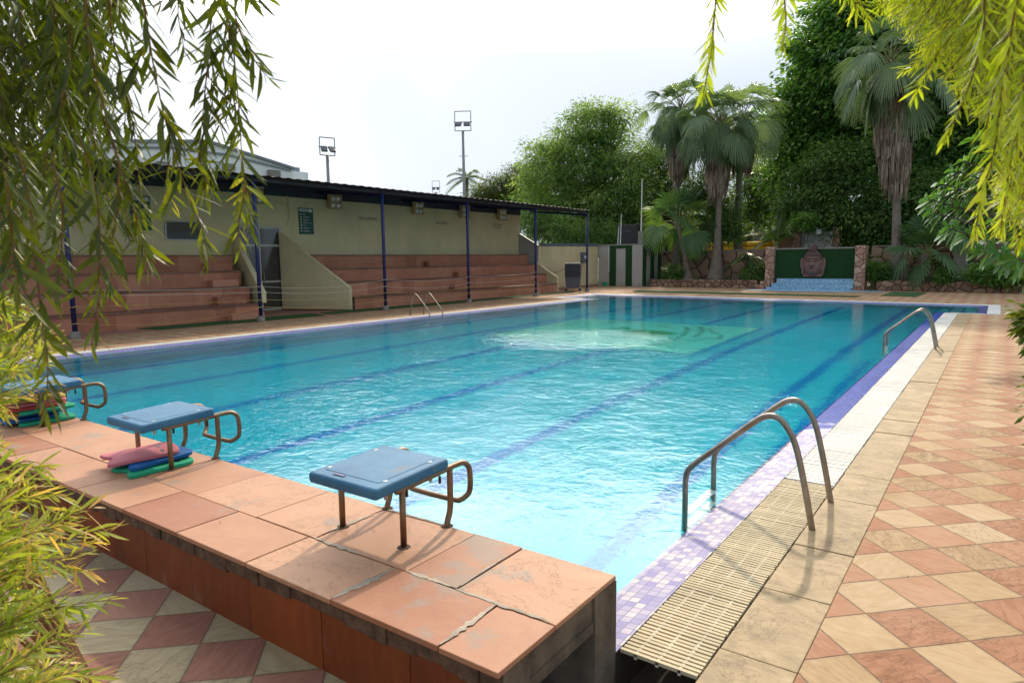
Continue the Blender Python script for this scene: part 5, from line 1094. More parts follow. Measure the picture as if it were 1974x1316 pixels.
def fan_palm(label, base, top, R, nf, trunk, skirt=None, elev=(-60, 75), pet=(1.0, 2.2), nseg=34, mat='leaf_palm', cat='palm tree', group='fan palms behind the pool', seed=0, droop=.50, spread=3.1, name='fan_palm'):
    base = np.array(base, float); top = np.array(top, float); t = thing(name, label, cat, tuple(base), group)
    pts = [base+(top-base)*f+np.array([.12*math.sin(f*3+seed), 0, 0]) for f in np.linspace(0, 1, 12)]
    rs = [trunk*(2.3*math.exp(-f*9)+1.0-.25*f+(.06 if i % 2 else 0)) for i, f in enumerate(np.linspace(0, 1, 12))]
    MB().tube(smooth_path(pts, 3), list(np.interp(np.linspace(0, 1, 34), np.linspace(0, 1, 12), rs)), 14).build('trunk', M['palmbark'], t, smooth=True)
    A = Arr(); P = MB()
    for i in range(nf):
        az = i*2.399+seed; e = math.radians(elev[0]+(elev[1]-elev[0])*((i+.5)/nf)**.8); pl = rng.uniform(*pet)*(1 if e > -.3 else .8)
        d = np.array([math.cos(az)*math.cos(e), math.sin(az)*math.cos(e), math.sin(e)]); s0 = top+np.array([0, 0, -.25+.3*i/nf])
        h = s0+d*pl+np.array([0, 0, -.10*pl*pl]); lowf = 1/(1+math.exp((e-.45)*5)); dd = unit(d*(1-.45*lowf)+np.array([0, 0, -1.05*lowf])); upv = unit(np.array([0, 0, 1.])*(1-lowf*.8)+d*(1.3*lowf-.35)+rng.normal(size=3)*.28)
        P.tube([s0, s0+d*pl*.5+np.array([0, 0, .02]), h], [.028, .022, .016], 5)
        A.add(*fan_blade(h, dd, upv, R*rng.uniform(.85, 1.1), nseg, spread*rng.uniform(.85, 1.05), droop*(1.05 if e < .4 else .9), tone=rng.uniform(.2, .85)))
    A.build('frond', M[mat], t); P.build('petiole', M['petiole'], t)
    if skirt:
        S = Arr(); z0, z1, rad = skirt
        for i in range(int(330*(z1-z0)/2.5)):
            az = rng.uniform(0, 2*PI); z = z0+(z1-z0)*rng.random()**.8; fr = (z-z0)/(z1-z0); rr = rad*(.35+.65*math.sin(min(1, fr*1.25+.12)*PI*.6)); c = np.array([np.interp(z, [base[2], top[2]], [base[0], top[0]]), top[1], z])
            L = rng.uniform(.5, 1.15); a0 = c+np.array([math.cos(az)*trunk*1.1, math.sin(az)*trunk*1.1, .15]); ou = np.array([math.cos(az), math.sin(az), 0])
            k = rng.integers(3, 6); V, F, Rn = [], [], []; tn = rng.random()
            for q in range(k):
                o2 = ou+np.array([-ou[1], ou[0], 0])*rng.normal()*.35; w = rng.uniform(.012, .03); pr = np.array([-ou[1], ou[0], 0])
                pp = [a0, a0+o2*rr*.8+np.array([0, 0, .02]), a0+o2*rr+np.array([0, 0, -.45*L]), a0+o2*rr*.92+np.array([0, 0, -L])]
                for j, c_ in enumerate(pp): ww = w*(1, 1.6, 1.3, .3)[j]; V += [c_-pr*ww, c_+pr*ww]; Rn += [np.clip(tn+rng.normal()*.12, 0, 1)]*2
                F += [(q*8+2*j, q*8+2*j+1, q*8+2*j+3, q*8+2*j+2) for j in range(3)]
            S.add(V, F, Rn)
        S.build('dead_frond_skirt', M['dead'], t)
    return t
PYY = 38.3
def pp(px, py, Y=PYY): return atY(px, py, Y)
a = pp(1377, 540); b = pp(1387, 235); fan_palm('front one of the tall fan palms left of the fountain, with flared grey base', (a[0], PYY, .3), (b[0], PYY, b[2]), 1.25, 40, .17, (b[2]-3.9, b[2]-.4, .48), seed=.4)
a = pp(1300, 480, 39.6); b = pp(1312, 212, 39.6); fan_palm('rear one of the twin tall fan palms, slightly to the left and taller', (a[0], 39.6, .3), (b[0], 39.6, b[2]), 1.2, 38, .16, (b[2]-3.8, b[2]-.5, .5), seed=1.7)
a = pp(1424, 487, 41); b = pp(1432, 232, 41); fan_palm('third tall fan palm with a grey trunk, right behind the twin palms', (a[0], 41, .2), (b[0], 41, b[2]), 1.2, 28, .20, (b[2]-2.8, b[2]-.5, .45), seed=2.9, elev=(-45, 70))
a = pp(1737, 522, 37.6); b = pp(1716, 118, 37.6); fan_palm('single tall fan palm with a long brown skirt right of the green panel', (a[0], 37.6, .35), (b[0], 37.6, b[2]), 1.35, 32, .165, (b[2]-5.8, b[2]-.6, .58), seed=5.1, elev=(-75, 70))
a = pp(1310, 540, 37.9); b = pp(1308, 428, 37.9); fan_palm('young spreading fan palm beside the striped shed', (a[0]+.4, 37.9, .3), (b[0], 37.9, b[2]), 1.25, 17, .12, None, seed=.9, elev=(-35, 80), pet=(1.0, 1.6), nseg=30, mat='leaf_palm2', droop=.25, spread=4.0)
a = pp(1787, 532, 37.2); b = pp(1787, 490, 37.2); fan_palm('low spreading fan palm right of the tall palm trunk', (a[0], 37.2, .35), (b[0], 37.2, b[2]), 1.25, 15, .20, None, seed=2.2, elev=(-20, 75), pet=(.8, 1.5), nseg=30, mat='leaf_palm2', droop=.22, spread=4.0)
def pinnate(A, P, base, d, L, nl, ll, droop, tone, w=.03):
    d = unit(np.array(d)); pts = []
    for f in np.linspace(0, 1, 14): pts.append(base+d*L*f+np.array([0, 0, -droop*L*f*f]))
    P.tube(pts, list(np.linspace(.03, .006, 14)), 5)
    for i in range(nl):
        f = .12+.88*i/nl; j = f*13; k = min(12, int(j)); c = pts[k]*(1-(j-k))+pts[k+1]*(j-k); t = unit(pts[k+1]-pts[k])
        for s in (-1, 1):
            sd = unit(np.cross(t, [0, 0, 1.]))*s; l = ll*(math.sin(PI*min(1, f*.85+.12)))**.6*rng.uniform(.85, 1.1); dl = unit(sd*.9+t*.55+np.array([0, 0, .25])); pr = np.cross(dl, [0, 0, 1.]); pr = unit(pr)*w
            p1 = c+dl*l*.5; p2 = c+dl*l+np.array([0, 0, -.42*l]); A.add([c-pr*.4, c+pr*.4, p1+pr, p1-pr, p2+pr*.15, p2-pr*.15], [(0, 1, 2, 3), (3, 2, 4, 5)], [tone+rng.uniform(-.1, .1)]*6)
def feather_palm(label, base, top, L, nf, r, seed, ll=.55, nl=34, mat='leaf_palm', name='feather_palm', group='feather leaved palms', elev=(-10, 70), droop=.55):
    t = thing(name, label, 'palm tree', tuple(base), group); A = Arr(); P = MB(); base = np.array(base, float); top = np.array(top, float)
    MB().tube(smooth_path([base, (base+top)/2, top], 4), list(np.linspace(r*1.2, r*.8, 9)), 10).build('trunk', M['palmbark'], t, smooth=True)
    for i in range(nf):
        az = i*2.399+seed; e = math.radians(elev[0]+(elev[1]-elev[0])*(i+.5)/nf); pinnate(A, P, top, (math.cos(az)*math.cos(e), math.sin(az)*math.cos(e), math.sin(e)), L*rng.uniform(.8, 1.1), nl, ll, droop, rng.uniform(.2, .8))
    A.build('frond', M[mat], t); P.build('midrib', M['petiole'], t)
b = pp(900, 345, 56); feather_palm('distant feathery palm behind the tallest floodlight mast', (b[0], 56, 0), (b[0], 56, b[2]), 2.9, 15, .2, 1.0, .75, 36)
b = pp(1462, 345, 58); feather_palm('distant feathery palm crown between the twin palms and the ficus', (b[0], 58, 0), (b[0], 58, b[2]), 2.4, 12, .2, .3, .6, 30)
b = pp(1440, 500, 38); feather_palm('small drooping feathery palm in the planter left of the green panel', (b[0], 38, .3), (b[0], 38, b[2]-.1), 1.35, 13, .07, .7, .34, 26, 'leaf_palm2', elev=(10, 80), droop=.75)
# banana plant
def banana(label, base, h, leaves, seed, mat='leaf_banana'):
    t = thing('banana_plant', label, 'banana plant', tuple(base)); base = np.array(base, float); top = base+np.array([0, 0, h]); A = Arr(); P = MB().tube([base, (base+top)/2, top], [.16, .13, .09], 10)
    for i, (az, e, L, dr, tn) in enumerate(leaves):
        e = math.radians(e); az = math.radians(az); d = np.array([math.cos(az)*math.cos(e), math.sin(az)*math.cos(e), math.sin(e)]); pts = [top+d*L*f+np.array([0, 0, -dr*L*f*f]) for f in np.linspace(0, 1, 15)]; P.tube(pts, list(np.linspace(.035, .006, 15)), 5)
        for j in range(2, 14):
            for s in (-1, 1):
                t_ = unit(pts[j+1 if j < 14 else 14]-pts[j-1]); sd = unit(np.cross(t_, [0, 0, 1.]))*s; f0 = j/14; w = .33*math.sin(PI*min(1, (f0-.08)*.98+.04))**.55; tear = rng.uniform(0, .12)
                q0, q1 = pts[j], pts[min(14, j+1)]; dn = np.array([0, 0, -.35-tear*2]); A.add([q0, q1, q1+sd*w+dn*w+t_*.05, q0+sd*w*(1-tear)+dn*w+t_*.04], [(0, 1, 2, 3)], [tn+rng.uniform(-.12, .12)]*4)
    A.build('leaf_blade', M[mat], t); P.build('stem', M['petiole'], t, smooth=True)
b = pp(1497, 474, 42); banana('banana plant with torn leaves beside the garden steps', (b[0], 42, 0), 2.0+.6, [(175, 40, 2.9, .55, .9), (190, 68, 2.4, .35, .5), (60, 78, 2.6, .12, .4), (10, 70, 2.2, .30, .5), (250, 50, 2.2, .7, .6), (-30, 55, 2.0, .7, .4), (200, 20, 1.9, .9, .8), (110, 60, 2.2, .5, .3)], 0)
# planter plants
def rosette(label, c, R, n, w, mat, name='strap_leaf_plant', cat='plant', elev=(15, 80), droop=.6, group='small plants in the planters', tone=.5):
    t = thing(name, label, cat, tuple(c), group); A = Arr(); c = np.array(c, float)
    for i in range(n):
        az = i*2.399+rng.uniform(-.3, .3); e = math.radians(rng.uniform(*elev)); L = R*rng.uniform(.7, 1.15); d = np.array([math.cos(az)*math.cos(e), math.sin(az)*math.cos(e), math.sin(e)]); pr = unit(np.cross(d, [0, 0, 1.])+1e-6); V = []; tn = np.clip(tone+rng.uniform(-.4, .4), 0, 1)
        for j, f in enumerate((0, .3, .6, .85, 1)): q = c+d*L*f+np.array([0, 0, -droop*L*f*f]); ww = w*(.5, 1, .9, .5, .05)[j]; V += [q-pr*ww, q+pr*ww]
        A.add(V, [(2*j, 2*j+1, 2*j+3, 2*j+2) for j in range(4)], [tn]*10)
    A.build('leaf', M[mat], t); return t
def bush(label, px, py, rp, Y, mat, leafL=.14, leafW=.05, dens=3.0, name='planter_bush', group='small plants in the planters', tone=0.0):
    q = atY(px, py, Y); r = rp/FPX*np.linalg.norm(q); t = thing(name, label, 'bush', (q[0], Y, .35), group)
    crown('foliage', [(q[0], Y, max(q[2], .35+r*.5), r), (q[0]+r*.5, Y-.1, max(q[2]-.1, .35+r*.4), r*.7), (q[0]-r*.6, Y+.1, max(q[2]-.1, .35+r*.4), r*.6)], M[mat], t, leafL, leafW, per=20, dens=dens, clump=.16, droop=.2, minr=.3, tone=tone)
    MB().tube([(q[0], Y, .3), (q[0]+.05, Y, max(.5, q[2]))], .025, 6).tube([(q[0], Y, .3), (q[0]-r*.4, Y, max(.5, q[2]))], .018, 6).build('stem', M['bark'], t)
for px, Y, R, n, l_ in ((1345, 37.7, .55, 34, 'spiky green plant left of the twin palm trunk base'), (1402, 37.7, .55, 32, 'spiky green plant just right of the twin palm trunk base'), (1430, 37.6, .4, 22, 'short strap leaved plant midway to the left pillar'), (1850, 36.6, .5, 26, 'strap leaved plant in front of the concrete wall pier'), (1742, 36.9, .4, 20, 'strap leaved plant at the foot of the single tall palm')):
    q = atY(px, 538, Y); rosette(l_, (q[0], Y, .36), R, n, .035, 'leaf_palm2')
q = atY(1786, 538, 36.6); rosette('purple and white bromeliad under the low fan palm', (q[0], 36.6, .5), .62, 46, .05, 'leaf_purple', 'bromeliad', tone=.55)
bush('dark rounded bush left of the left stone pillar', 1460, 525, 20, 37.7, 'leaf_deep'); bush('leafy bush beside the right stone pillar', 1688, 522, 20, 37.3, 'leaf_dark'); bush('glossy bush below the right stone wall', 1900, 528, 19, 36.2, 'leaf_dark', .16, .07); bush('small leafy bush near the right edge of the planter', 1942, 530, 17, 36.0, 'leaf_dark', .18, .09, tone=.1)
bush('dark creeper bush at the left end of the planter beside the shed', 1300, 528, 18, 38.0, 'leaf_deep'); bush('blue green shrub on the left upper pillar', 1550, 428, 14, 41.6, 'leaf_dark', .16, .09, tone=.25); bush('low shrub midway along the right planter', 1820, 533, 11, 36.4, 'leaf_dark')
MB_ = seg_wall('wall_pier', 'plain concrete pier in the right stone wall', 'pier', tuple(atY(1838, 500, 37.6)[:2]), tuple(atY(1866, 500, 37.6)[:2]), 2.10, .5, 'cement', nseg=1)
# ------------------------------------------------------------------ plumeria on the right
def plumeria():
    base = np.array([3.1, 15.5, 0]); t = thing('plumeria_tree', 'plumeria tree with rosettes of broad glossy leaves leaning in from the right', 'tree', tuple(base)); A = ([], [], []); m = MB()
    tips = [(1790, 385, 14.6), (1815, 355, 15), (1840, 330, 15.4), (1800, 410, 14.4), (1835, 400, 14.6), (1870, 370, 15), (1860, 310, 15.8), (1895, 330, 15.5), (1900, 285, 16), (1930, 300, 16), (1855, 400, 14.8), (1890, 410, 15), (1830, 440, 14.2), (1862, 455, 14.4), (1905, 450, 14.6), (1925, 380, 15.2), (1950, 340, 15.6), (1945, 420, 15), (1965, 460, 14.4), (1930, 490, 13.8), (1960, 500, 13.6), (1880, 270, 16.2), (1955, 280, 16), (1900, 480, 14.2), (1985, 400, 15), (1990, 330, 15.6), (1990, 520, 13.6), (2010, 460, 14), (1840, 365, 15.6), (1875, 345, 16), (1915, 425, 15.6), (1810, 375, 15.4), (1975, 380, 14.6), (1940, 455, 15)]
    crotch = base+np.array([-.3, -.2, 1.9])
    Bv, Dv, Nv, Lv, Wv, Rv = [], [], [], [], [], []
    for k, (px, py, Y) in enumerate(tips):
        e = atY(px, py, Y); ax = unit(e-crotch+np.array([-.3, -.3, .8])); md = crotch*.45+e*.55+np.array([0, 0, -.15])+rng.normal(size=3)*.12; m.tube(smooth_path([crotch, md, e], 4), list(np.linspace(.035, .012, 9)), 6)
        s1 = unit(np.cross(ax, [0, 0, 1.])); s2 = np.cross(s1, ax); tn = rng.random()
        for i in range(17):
            a = i*2.399; o = .95+.25*math.sin(i); d = unit((s1*math.cos(a)+s2*math.sin(a))*o+ax*rng.uniform(.1, .65)); L = rng.uniform(.24, .36)
            Bv.append(e-ax*.05*(i % 4)); Dv.append(d); Nv.append(ax+rng.normal(size=3)*.15); Lv.append(L); Wv.append(L*.30); Rv.append(np.clip(.2+.5*tn+rng.uniform(-.2, .35), 0, 1))
    B_, D_, N_ = np.array(Bv), unit(np.array(Dv)), unit(np.array(Nv)); L_, W_ = np.array(Lv)[:, None], np.array(Wv)[:, None]; S_ = unit(np.cross(D_, N_)); U_ = np.cross(S_, D_); V = []
    prof = [(0, .06), (.2, .35), (.45, .8), (.68, 1.0), (.86, .78), (1.0, .05)]; n = len(B_); cols = []
    for f, w in prof:
        c = B_+D_*L_*f+np.array([0, 0, -1.])*L_*.28*f*f; cols += [c+S_*W_*w*.5+U_*W_*.10*w, c, c-S_*W_*w*.5+U_*W_*.10*w]
    V = np.stack(cols, 1).reshape(-1, 3); o = np.arange(n)[:, None]*18; F = np.concatenate([np.concatenate([o+np.array([[3*j, 3*j+1, 3*j+4, 3*j+3]]), o+np.array([[3*j+1, 3*j+2, 3*j+5, 3*j+4]])]) for j in range(5)])
    arrays('leaf_rosettes', V, F, M['leaf_plum'], t, np.repeat(np.array(Rv), 18), smooth=True)
    m.tube(smooth_path([base, base*.5+crotch*.5+np.array([.05, 0, 0]), crotch], 4), list(np.linspace(.16, .09, 9)), 10); m.build('trunk', M['bark'], t, smooth=True)
plumeria()
# small leafy branch that reaches in at the right edge
q = atR(1990, 620, 6.5); t = thing('potted_shrub', 'leafy yellow green shrub tip at the right edge beside the deck', 'bush', (q[0]+.25, q[1], 0))
crown('foliage', [(q[0]+.13, q[1], q[2]+.0, .12), (q[0]+.22, q[1], q[2]-.12, .12), (q[0]+.52, q[1]+.1, q[2]-.1, .26), (q[0]+.50, q[1]+.1, .62, .30), (q[0]+.52, q[1]+.1, .34, .30)], M['leaf_yel'], t, .07, .026, per=16, dens=26, clump=.07, minr=.2); MB().tube([(q[0]+.3, q[1], 0), (q[0]+.25, q[1], q[2])], .012, 6).build('stem', M['bark'], t)
# ------------------------------------------------------------------ foreground weeping branches
class Strands:
    def __init__(s): s.B, s.D, s.N, s.L, s.W, s.R = [], [], [], [], [], []; s.m = MB()
    def strand(s, pts, leafL=.064, leafW=.0092, step=.0072, ang=.80, tone=.4, start=0.0, r=.0016, tipw=.08, droop=.12, curl=.18):
        r *= .8; P = np.array(smooth_path(pts, 8)); seg = np.linalg.norm(np.diff(P, axis=0), axis=1); cum = np.r_[0, np.cumsum(seg)]; tot = cum[-1]
        rs = list(np.linspace(r*1.5, r*.5, len(P))*np.minimum(1, .15+np.linspace(0, 6, len(P)))); s.m.tube(P, rs, 5)
        d = start*tot; i = 0
        while d < tot:
            k = min(len(P)-2, int(np.searchsorted(cum, d))-1 if d > 0 else 0); f = (d-cum[k])/max(1e-6, seg[k]); c = P[k]+(P[k+1]-P[k])*f; t = unit(P[k+1]-P[k]); a = i*2.399+rng.uniform(-.4, .4)
            s1 = unit(np.cross(t, [0.1, 0.2, .97])); s2 = np.cross(s1, t); fr = d/tot; an = ang*rng.uniform(.6, 1.35)*(1-.45*max(0, fr-.85)/.15)
            rd = s1*math.cos(a)+s2*math.sin(a); dv = unit(t*math.cos(an)+rd*math.sin(an)+np.array([0, 0, -droop*.35])); L = leafL*rng.uniform(.45, 1.2)*(1-.35*max(0, fr-.8)/.2)
            s.B.append(c); s.D.append(dv); s.N.append(unit(rd*.4+np.array([0, 0, 1])+rng.normal(size=3)*.55)); s.L.append(L); s.W.append(leafW*rng.uniform(.75, 1.25)*L/leafL); s.R.append(np.clip(tone+rng.uniform(-.3, .3)+tipw*max(0, fr-.72)/.28, 0, 1)); d += step*rng.uniform(.7, 1.3); i += 1
    def build(s, t, mat, twig='twig', curl=.09):
        B_, D_, N_ = np.array(s.B), unit(np.array(s.D)), unit(np.array(s.N)); L_, W_ = np.array(s.L)[:, None], np.array(s.W)[:, None]; S_ = unit(np.cross(D_, N_)); U_ = np.cross(S_, D_); n = len(B_)
        side = rng.normal(size=(n, 1))*.16; cols = []
        for f, w in ((0, .15), (.28, .85), (.58, 1.0), (.82, .6), (1.0, .04)):
            c = B_+D_*L_*f+np.array([0, 0, -1.])*L_*curl*f*f+S_*L_*side*f*f; cols += [c+S_*W_*w*.5, c-U_*W_*w*.10, c-S_*W_*w*.5]
        V = np.stack(cols, 1).reshape(-1, 3); o = np.arange(n)[:, None]*15; F = np.concatenate([np.concatenate([o+np.array([[3*j, 3*j+1, 3*j+4, 3*j+3]]), o+np.array([[3*j+1, 3*j+2, 3*j+5, 3*j+4]])]) for j in range(4)])
        arrays('foliage', V, F, mat, t, np.repeat(np.array(s.R), 15), smooth=True); s.m.build('branch', M[twig], t, smooth=True); return n
def pxs(pts, R0, R1=None):
    R1 = R0 if R1 is None else R1; n = len(pts); return [atR(px, py, R0+(R1-R0)*i/(n-1)) for i, (px, py) in enumerate(pts)]
def weeping_left():
    t = thing('bottlebrush_tree', 'weeping bottlebrush tree hanging long leafy strands over the upper left corner', 'tree', (-3.6, 0.3, 0), 'weeping bottlebrush trees framing the view'); S = Strands()
    T = [([(420, -60), (445, 60), (455, 150), (462, 230), (468, 330), (480, 400), (482, 455)], 1.45, .35), ([(425, -60), (405, 60), (412, 160), (400, 260), (398, 330), (396, 355)], 1.5, .3), ([(350, -60), (343, 20), (352, 80), (357, 105)], 1.6, .3),
         ([(450, 20), (470, 80), (500, 130), (518, 150)], 1.45, .3), ([(268, -60), (285, 60), (300, 150), (318, 230), (340, 310), (365, 380), (392, 450), (403, 500)], 1.35, .5), ([(205, -60), (215, 60), (235, 150), (255, 235), (266, 320), (270, 400), (266, 440)], 1.4, .35),
         ([(300, 200), (325, 240), (350, 275), (365, 300)], 1.35, .45), ([(395, 250), (385, 300), (392, 330), (400, 372)], 1.5, .5), ([(160, -60), (175, 100), (205, 230), (235, 330), (262, 420), (280, 490), (290, 515)], 1.3, .4),
         ([(150, 250), (180, 350), (192, 450), (190, 550), (185, 620), (176, 668)], 1.25, .5), ([(30, 260), (55, 380), (68, 500), (80, 610), (92, 700), (88, 790)], 1.15, .45), ([(100, 300), (120, 400), (118, 480), (108, 560)], 1.2, .35),
         ([(230, 300), (225, 400), (215, 480), (205, 560)], 1.3, .5), ([(240, 330), (262, 420), (275, 470), (285, 500)], 1.35, .6), ([(330, 300), (322, 340), (330, 380), (332, 400)], 1.5, .65), ([(440, 20), (430, 110), (440, 180), (420, 250)], 1.5, .25), ([(10, 330), (20, 420), (30, 520), (40, 600)], 1.1, .4),
         ([(470, 330), (470, 380), (460, 430), (462, 480)], 1.45, .7), ([(290, 60), (262, 130), (245, 190), (240, 250)], 1.4, .25), ([(430, 120), (455, 220), (440, 290), (400, 340)], 1.5, .2), ([(412, 40), (400, 130), (392, 210), (385, 280)], 1.45, .25)]
    T = [([(p[0][0]-10, -170)]+p if p[0][1] <= -60 else p, a_, b_) for p, a_, b_ in T]
    for pts, R0, tn in T: S.strand(pxs(pts, R0, R0*1.04), tone=tn, start=.04)
    for i in range(175):      # the dense curtain at the left, shade put into its darker leaf tone
        x0 = rng.uniform(-170, 175); y0 = rng.uniform(-260, 330)*(1 if x0 < 90 else .4); L = rng.uniform(150, 340); R0 = rng.uniform(1.35, 3.0); lean = rng.uniform(-.12, .32); n = 6
        L = min(L, (600 if x0 < 60 else 460)-y0)
        if L < 60: continue
        pts = [(x0+lean*L*f+10*math.sin(f*4+i), y0+L*f) for f in np.linspace(0, 1, n)]
        S.strand(pxs(pts, R0, R0*1.02), tone=rng.uniform(.0, .38), leafL=.068, step=.0082)
    for i in range(14):
        x0 = rng.uniform(150, 470); R0 = rng.uniform(1.5, 2.2); L = rng.uniform(60, 170); y0 = -80
        S.strand(pxs([(x0+rng.uniform(-.2, .3)*L*f, y0+L*f) for f in np.linspace(0, 1, 4)], R0), tone=rng.uniform(.1, .4), step=.009)
    top = np.array([-3.0, 0.9, 3.3]); root = np.array([-3.6, .3, 0])
    for e in [atR(px, py, R) for px, py, R in ((420, -170, 1.5), (270, -170, 1.45), (455, -190, 1.7), (200, -200, 1.9), (120, -180, 1.5), (40, -220, 2.2), (-60, -150, 1.6), (-150, -60, 2.4), (340, -190, 2.3), (-160, 120, 1.9), (-170, 300, 1.5))]:
        e = np.array(e); bp = smooth_path([top-np.array([0, 0, .3]), (top+e)/2+np.array([0, 0, .15]), e], 5); S.m.tube(bp, list(np.linspace(.018, .002, 11)), 7); S.strand(bp[3:], tone=.3, leafL=.062, step=.006, ang=.9); S.strand([bp[-1], bp[-1]+np.array([.02, .02, -.06]), bp[-1]+np.array([.03, .05, -.14])], tone=.3)
    MB().tube(smooth_path([root, root*.5+top*.5+np.array([-.2, 0, 0]), top], 6), list(np.linspace(.14, .07, 13)), 12).build('trunk', M['bark'], t, smooth=True)
    return S.build(t, M['leaf_bl'])
def shrub_left():
    t = thing('leafy_shrub', 'yellow green willowy shrub with orange tips in the lower left foreground', 'shrub', (-2.9, 1.05, 0)); S = Strands()
    def spray(bx, by, ex, ey, R0, R1, tone, k=2):
        ex = ex*.9-8
        pts = [(bx+(ex-bx)*f, by+(ey-by)*f-18*math.sin(PI*f)*(1 if ex > bx else -1)) for f in np.linspace(0, 1, 5)]; S.strand(pxs(pts, R0, R1), tone=tone, leafL=.060, leafW=.0068, ang=.62, start=.12, step=.0066, droop=-.1, tipw=.38)
        P = pxs(pts, R0, R1)
        for j in range(k):
            f = rng.uniform(.25, .8); i = int(f*4); a = np.array(pts[i]); dx = (ex-bx)*rng.uniform(.2, .45); dy = (ey-by)*rng.uniform(.1, .4)+rng.uniform(-45, 45); S.strand(pxs([tuple(a), (a[0]+dx*.5, a[1]+dy*.5-8), (a[0]+dx, a[1]+dy)], R0+(R1-R0)*f), tone=min(1, tone+rng.uniform(-.1, .25)), leafL=.052, leafW=.0064, start=.1, step=.0066, droop=-.1, tipw=.5)
    tips = [(180, 985), (212, 1045), (245, 1155), (245, 1300), (150, 955), (130, 905), (205, 1100), (190, 1215), (160, 1140), (120, 1010), (90, 960), (60, 930), (175, 1290), (110, 1240), (70, 1160), (140, 1080), (30, 1050), (90, 1100), (215, 1330), (120, 1320), (50, 1260), (20, 1180), (150, 1190), (40, 1000), (70, 1050), (165, 1010), (10, 940)]
    for i, (ex, ey) in enumerate(tips): spray(-60-40*rng.random(), ey+rng.uniform(30, 170), ex, ey, rng.uniform(1.5, 1.9), rng.uniform(1.5, 1.8), rng.uniform(.3, .65))
    tips = [(135, 640), (112, 700), (122, 735), (130, 665), (95, 620), (60, 640), (70, 760), (60, 720), (20, 660), (30, 760), (40, 870), (20, 800), (75, 680), (15, 720), (85, 600), (50, 590), (120, 680)]
    for ex, ey in tips: spray(-70, ey+rng.uniform(0, 120), ex, ey, rng.uniform(1.9, 2.6), rng.uniform(2.0, 2.6), rng.uniform(.25, .6))
    for i in range(46):
        ey = rng.uniform(640, 1340); ex = rng.uniform(-80, 15 if ey < 900 else 95); spray(ex-rng.uniform(60, 130), ey+rng.uniform(20, 150), ex, ey, rng.uniform(1.6, 2.7), rng.uniform(1.7, 2.6), rng.uniform(.2, .6), 1)
    root = np.array([-2.9, 1.05, 0])
    for i in range(9):
        e = atR(-70, 700+70*i, 2.0); S.m.tube(smooth_path([root, (root+e)/2+np.array([-.05, 0, -.05]), e], 4), list(np.linspace(.018, .006, 9)), 6)
    return S.build(t, M['leaf_sh'])
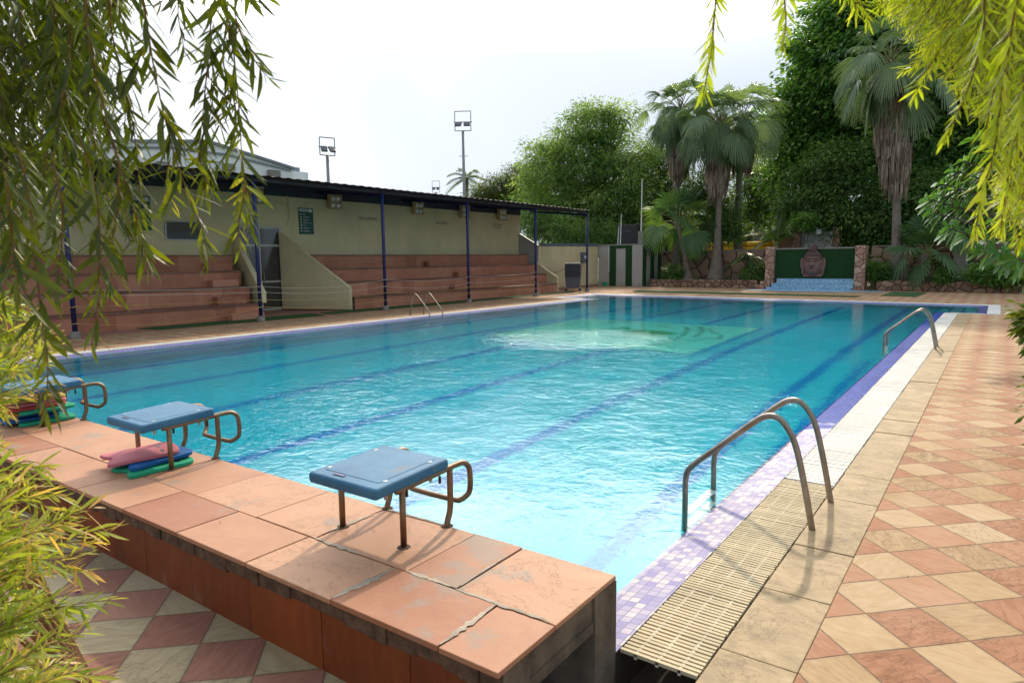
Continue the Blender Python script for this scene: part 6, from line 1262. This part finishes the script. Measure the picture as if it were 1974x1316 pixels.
def weeping_right():
    t = thing('bottlebrush_tree', 'sunlit yellow green weeping bottlebrush tree hanging in from the upper right', 'tree', (2.6, 1.6, 0), 'weeping bottlebrush trees framing the view'); S = Strands()
    T = [([(1385, -60), (1378, 20), (1372, 90), (1362, 150), (1354, 190)], 1.15, .55, .05), ([(1505, -60), (1512, 0), (1515, 50), (1508, 95)], 1.2, .45, .05), ([(1640, -40), (1648, 10), (1650, 25)], 1.7, .6, .06), ([(1600, -60), (1640, -10), (1668, 20), (1675, 48)], 1.7, .5, .06), ([(1690, -60), (1700, 0), (1695, 15)], 1.7, .5, .06),
         ([(1800, -80), (1760, 10), (1725, 30)], 1.8, .6, .06), ([(1850, 20), (1800, 80), (1770, 120), (1742, 138)], 1.7, .7, .06), ([(1860, 40), (1810, 100), (1780, 150), (1760, 190)], 1.7, .6, .06), ([(1900, -80), (1895, 60), (1870, 160), (1845, 220), (1822, 268)], 1.25, .5, .05), ([(1970, -60), (1950, 60), (1935, 150), (1925, 230), (1915, 300), (1895, 370), (1878, 455)], 1.2, .6, .052),
         ([(1945, 60), (1925, 140), (1910, 200), (1900, 260)], 1.25, .5, .05), ([(2040, 100), (2000, 200), (1960, 260), (1945, 330), (1935, 400), (1928, 450)], 1.3, .6, .05), ([(2040, 250), (2010, 350), (1985, 420), (1962, 470)], 1.35, .6, .05), ([(2050, 20), (1990, 120), (1965, 210), (1960, 290)], 1.25, .5, .05)]
    T = [([(p[0][0]+15, -180)]+p if p[0][1] <= -40 else p, a_, b_, c_) for p, a_, b_, c_ in T]
    for pts, R0, tn, ll in T: S.strand(pxs(pts, R0, R0*1.03), tone=tn, leafL=ll*.72, leafW=.0056, step=.0028, ang=.75, start=.02, r=.0018)
    for i in range(720):
        x0 = rng.uniform(1700, 2080); edge = 40+(x0-1740)*1.15; ey = rng.uniform(-30, max(-10, min(330, edge+30))); L = rng.uniform(90, 210); R0 = rng.uniform(1.6, 3.2); dx = rng.uniform(.35, .8)*L
        pts = [(x0+dx*(1-f)+12*math.sin(3*f+i), ey-L*(1-f)**1.25) for f in np.linspace(0, 1, 5)]
        S.strand(pxs(pts, R0, R0*1.02), tone=rng.uniform(.2, .75), leafL=.027, leafW=.0042, step=.0044, ang=.95, r=.0014)
    for i in range(110):
        x0 = rng.uniform(1915, 2060); ey = rng.uniform(260, 480); L = rng.uniform(80, 190); R0 = rng.uniform(1.4, 2.2); dx = rng.uniform(.2, .6)*L
        S.strand(pxs([(x0+dx*(1-f), ey-L*(1-f)) for f in np.linspace(0, 1, 4)], R0), tone=rng.uniform(.35, .85), leafL=.030, leafW=.0045, step=.0045, ang=.9)
    root = np.array([2.6, 1.6, 0]); top = np.array([2.2, 2.0, 3.2]); MB().tube(smooth_path([root, (root+top)/2+np.array([.1, 0, 0]), top], 6), list(np.linspace(.14, .07, 13)), 12).build('trunk', M['bark'], t, smooth=True)
    for e in [atR(px, py, R) for px, py, R in ((1400, -190, 1.15), (1525, -190, 1.2), (1660, -190, 1.7), (1820, -200, 1.8), (1920, -200, 1.3), (1760, -210, 2.6), (1900, -210, 2.9), (2000, -180, 2.2), (2090, -60, 1.8), (2120, 80, 2.4), (2110, 220, 1.7), (2100, 330, 1.5))]:
        e = np.array(e); bp = smooth_path([top-np.array([0, 0, .3]), (top+e)/2+np.array([0, 0, .2]), e], 5); S.m.tube(bp, list(np.linspace(.018, .002, 11)), 7); S.strand(bp[3:], tone=.5, leafL=.045, leafW=.0055, step=.004, ang=.9)
    return S.build(t, M['leaf_by'])
nl = weeping_left(), shrub_left(), weeping_right(); print('foreground leaves', nl)
# small litter on the platform and the deck
def litter(px, py, z, mat, label, s=.02):
    p = gnd(px, py, z); m = MB(); a = rng.uniform(0, 6.28); c, q = math.cos(a), math.sin(a)
    m.add([(p[0], p[1], z+.003), (p[0]+s*c-s*.35*q, p[1]+s*q+s*.35*c, z+.008), (p[0]+2*s*c, p[1]+2*s*q, z+.002), (p[0]+s*c+s*.35*q, p[1]+s*q-s*.35*c, z+.009)], [(0, 1, 2, 3)]); tag(m.build('fallen_leaf', mat), label, 'leaf', 'fallen leaves and petals')
litter(427, 1010, .345, M['fred'], 'small curled brown leaf on the red platform left of the nearest block', .014); litter(160, 1141, .004, plain('purple_petal', (.09, .02, .12), .6), 'purple petal on the shaded checkered paving', .022); litter(1750, 1110, .006, M['leaf_dark'] if False else plain('dry_leaf', (.07, .05, .02), .8), 'dark dry leaf on the sunlit checkered deck', .010); litter(1553, 887, .008, M['leaf_by'], 'tiny leaf on the white grating near the large ladder', .008)
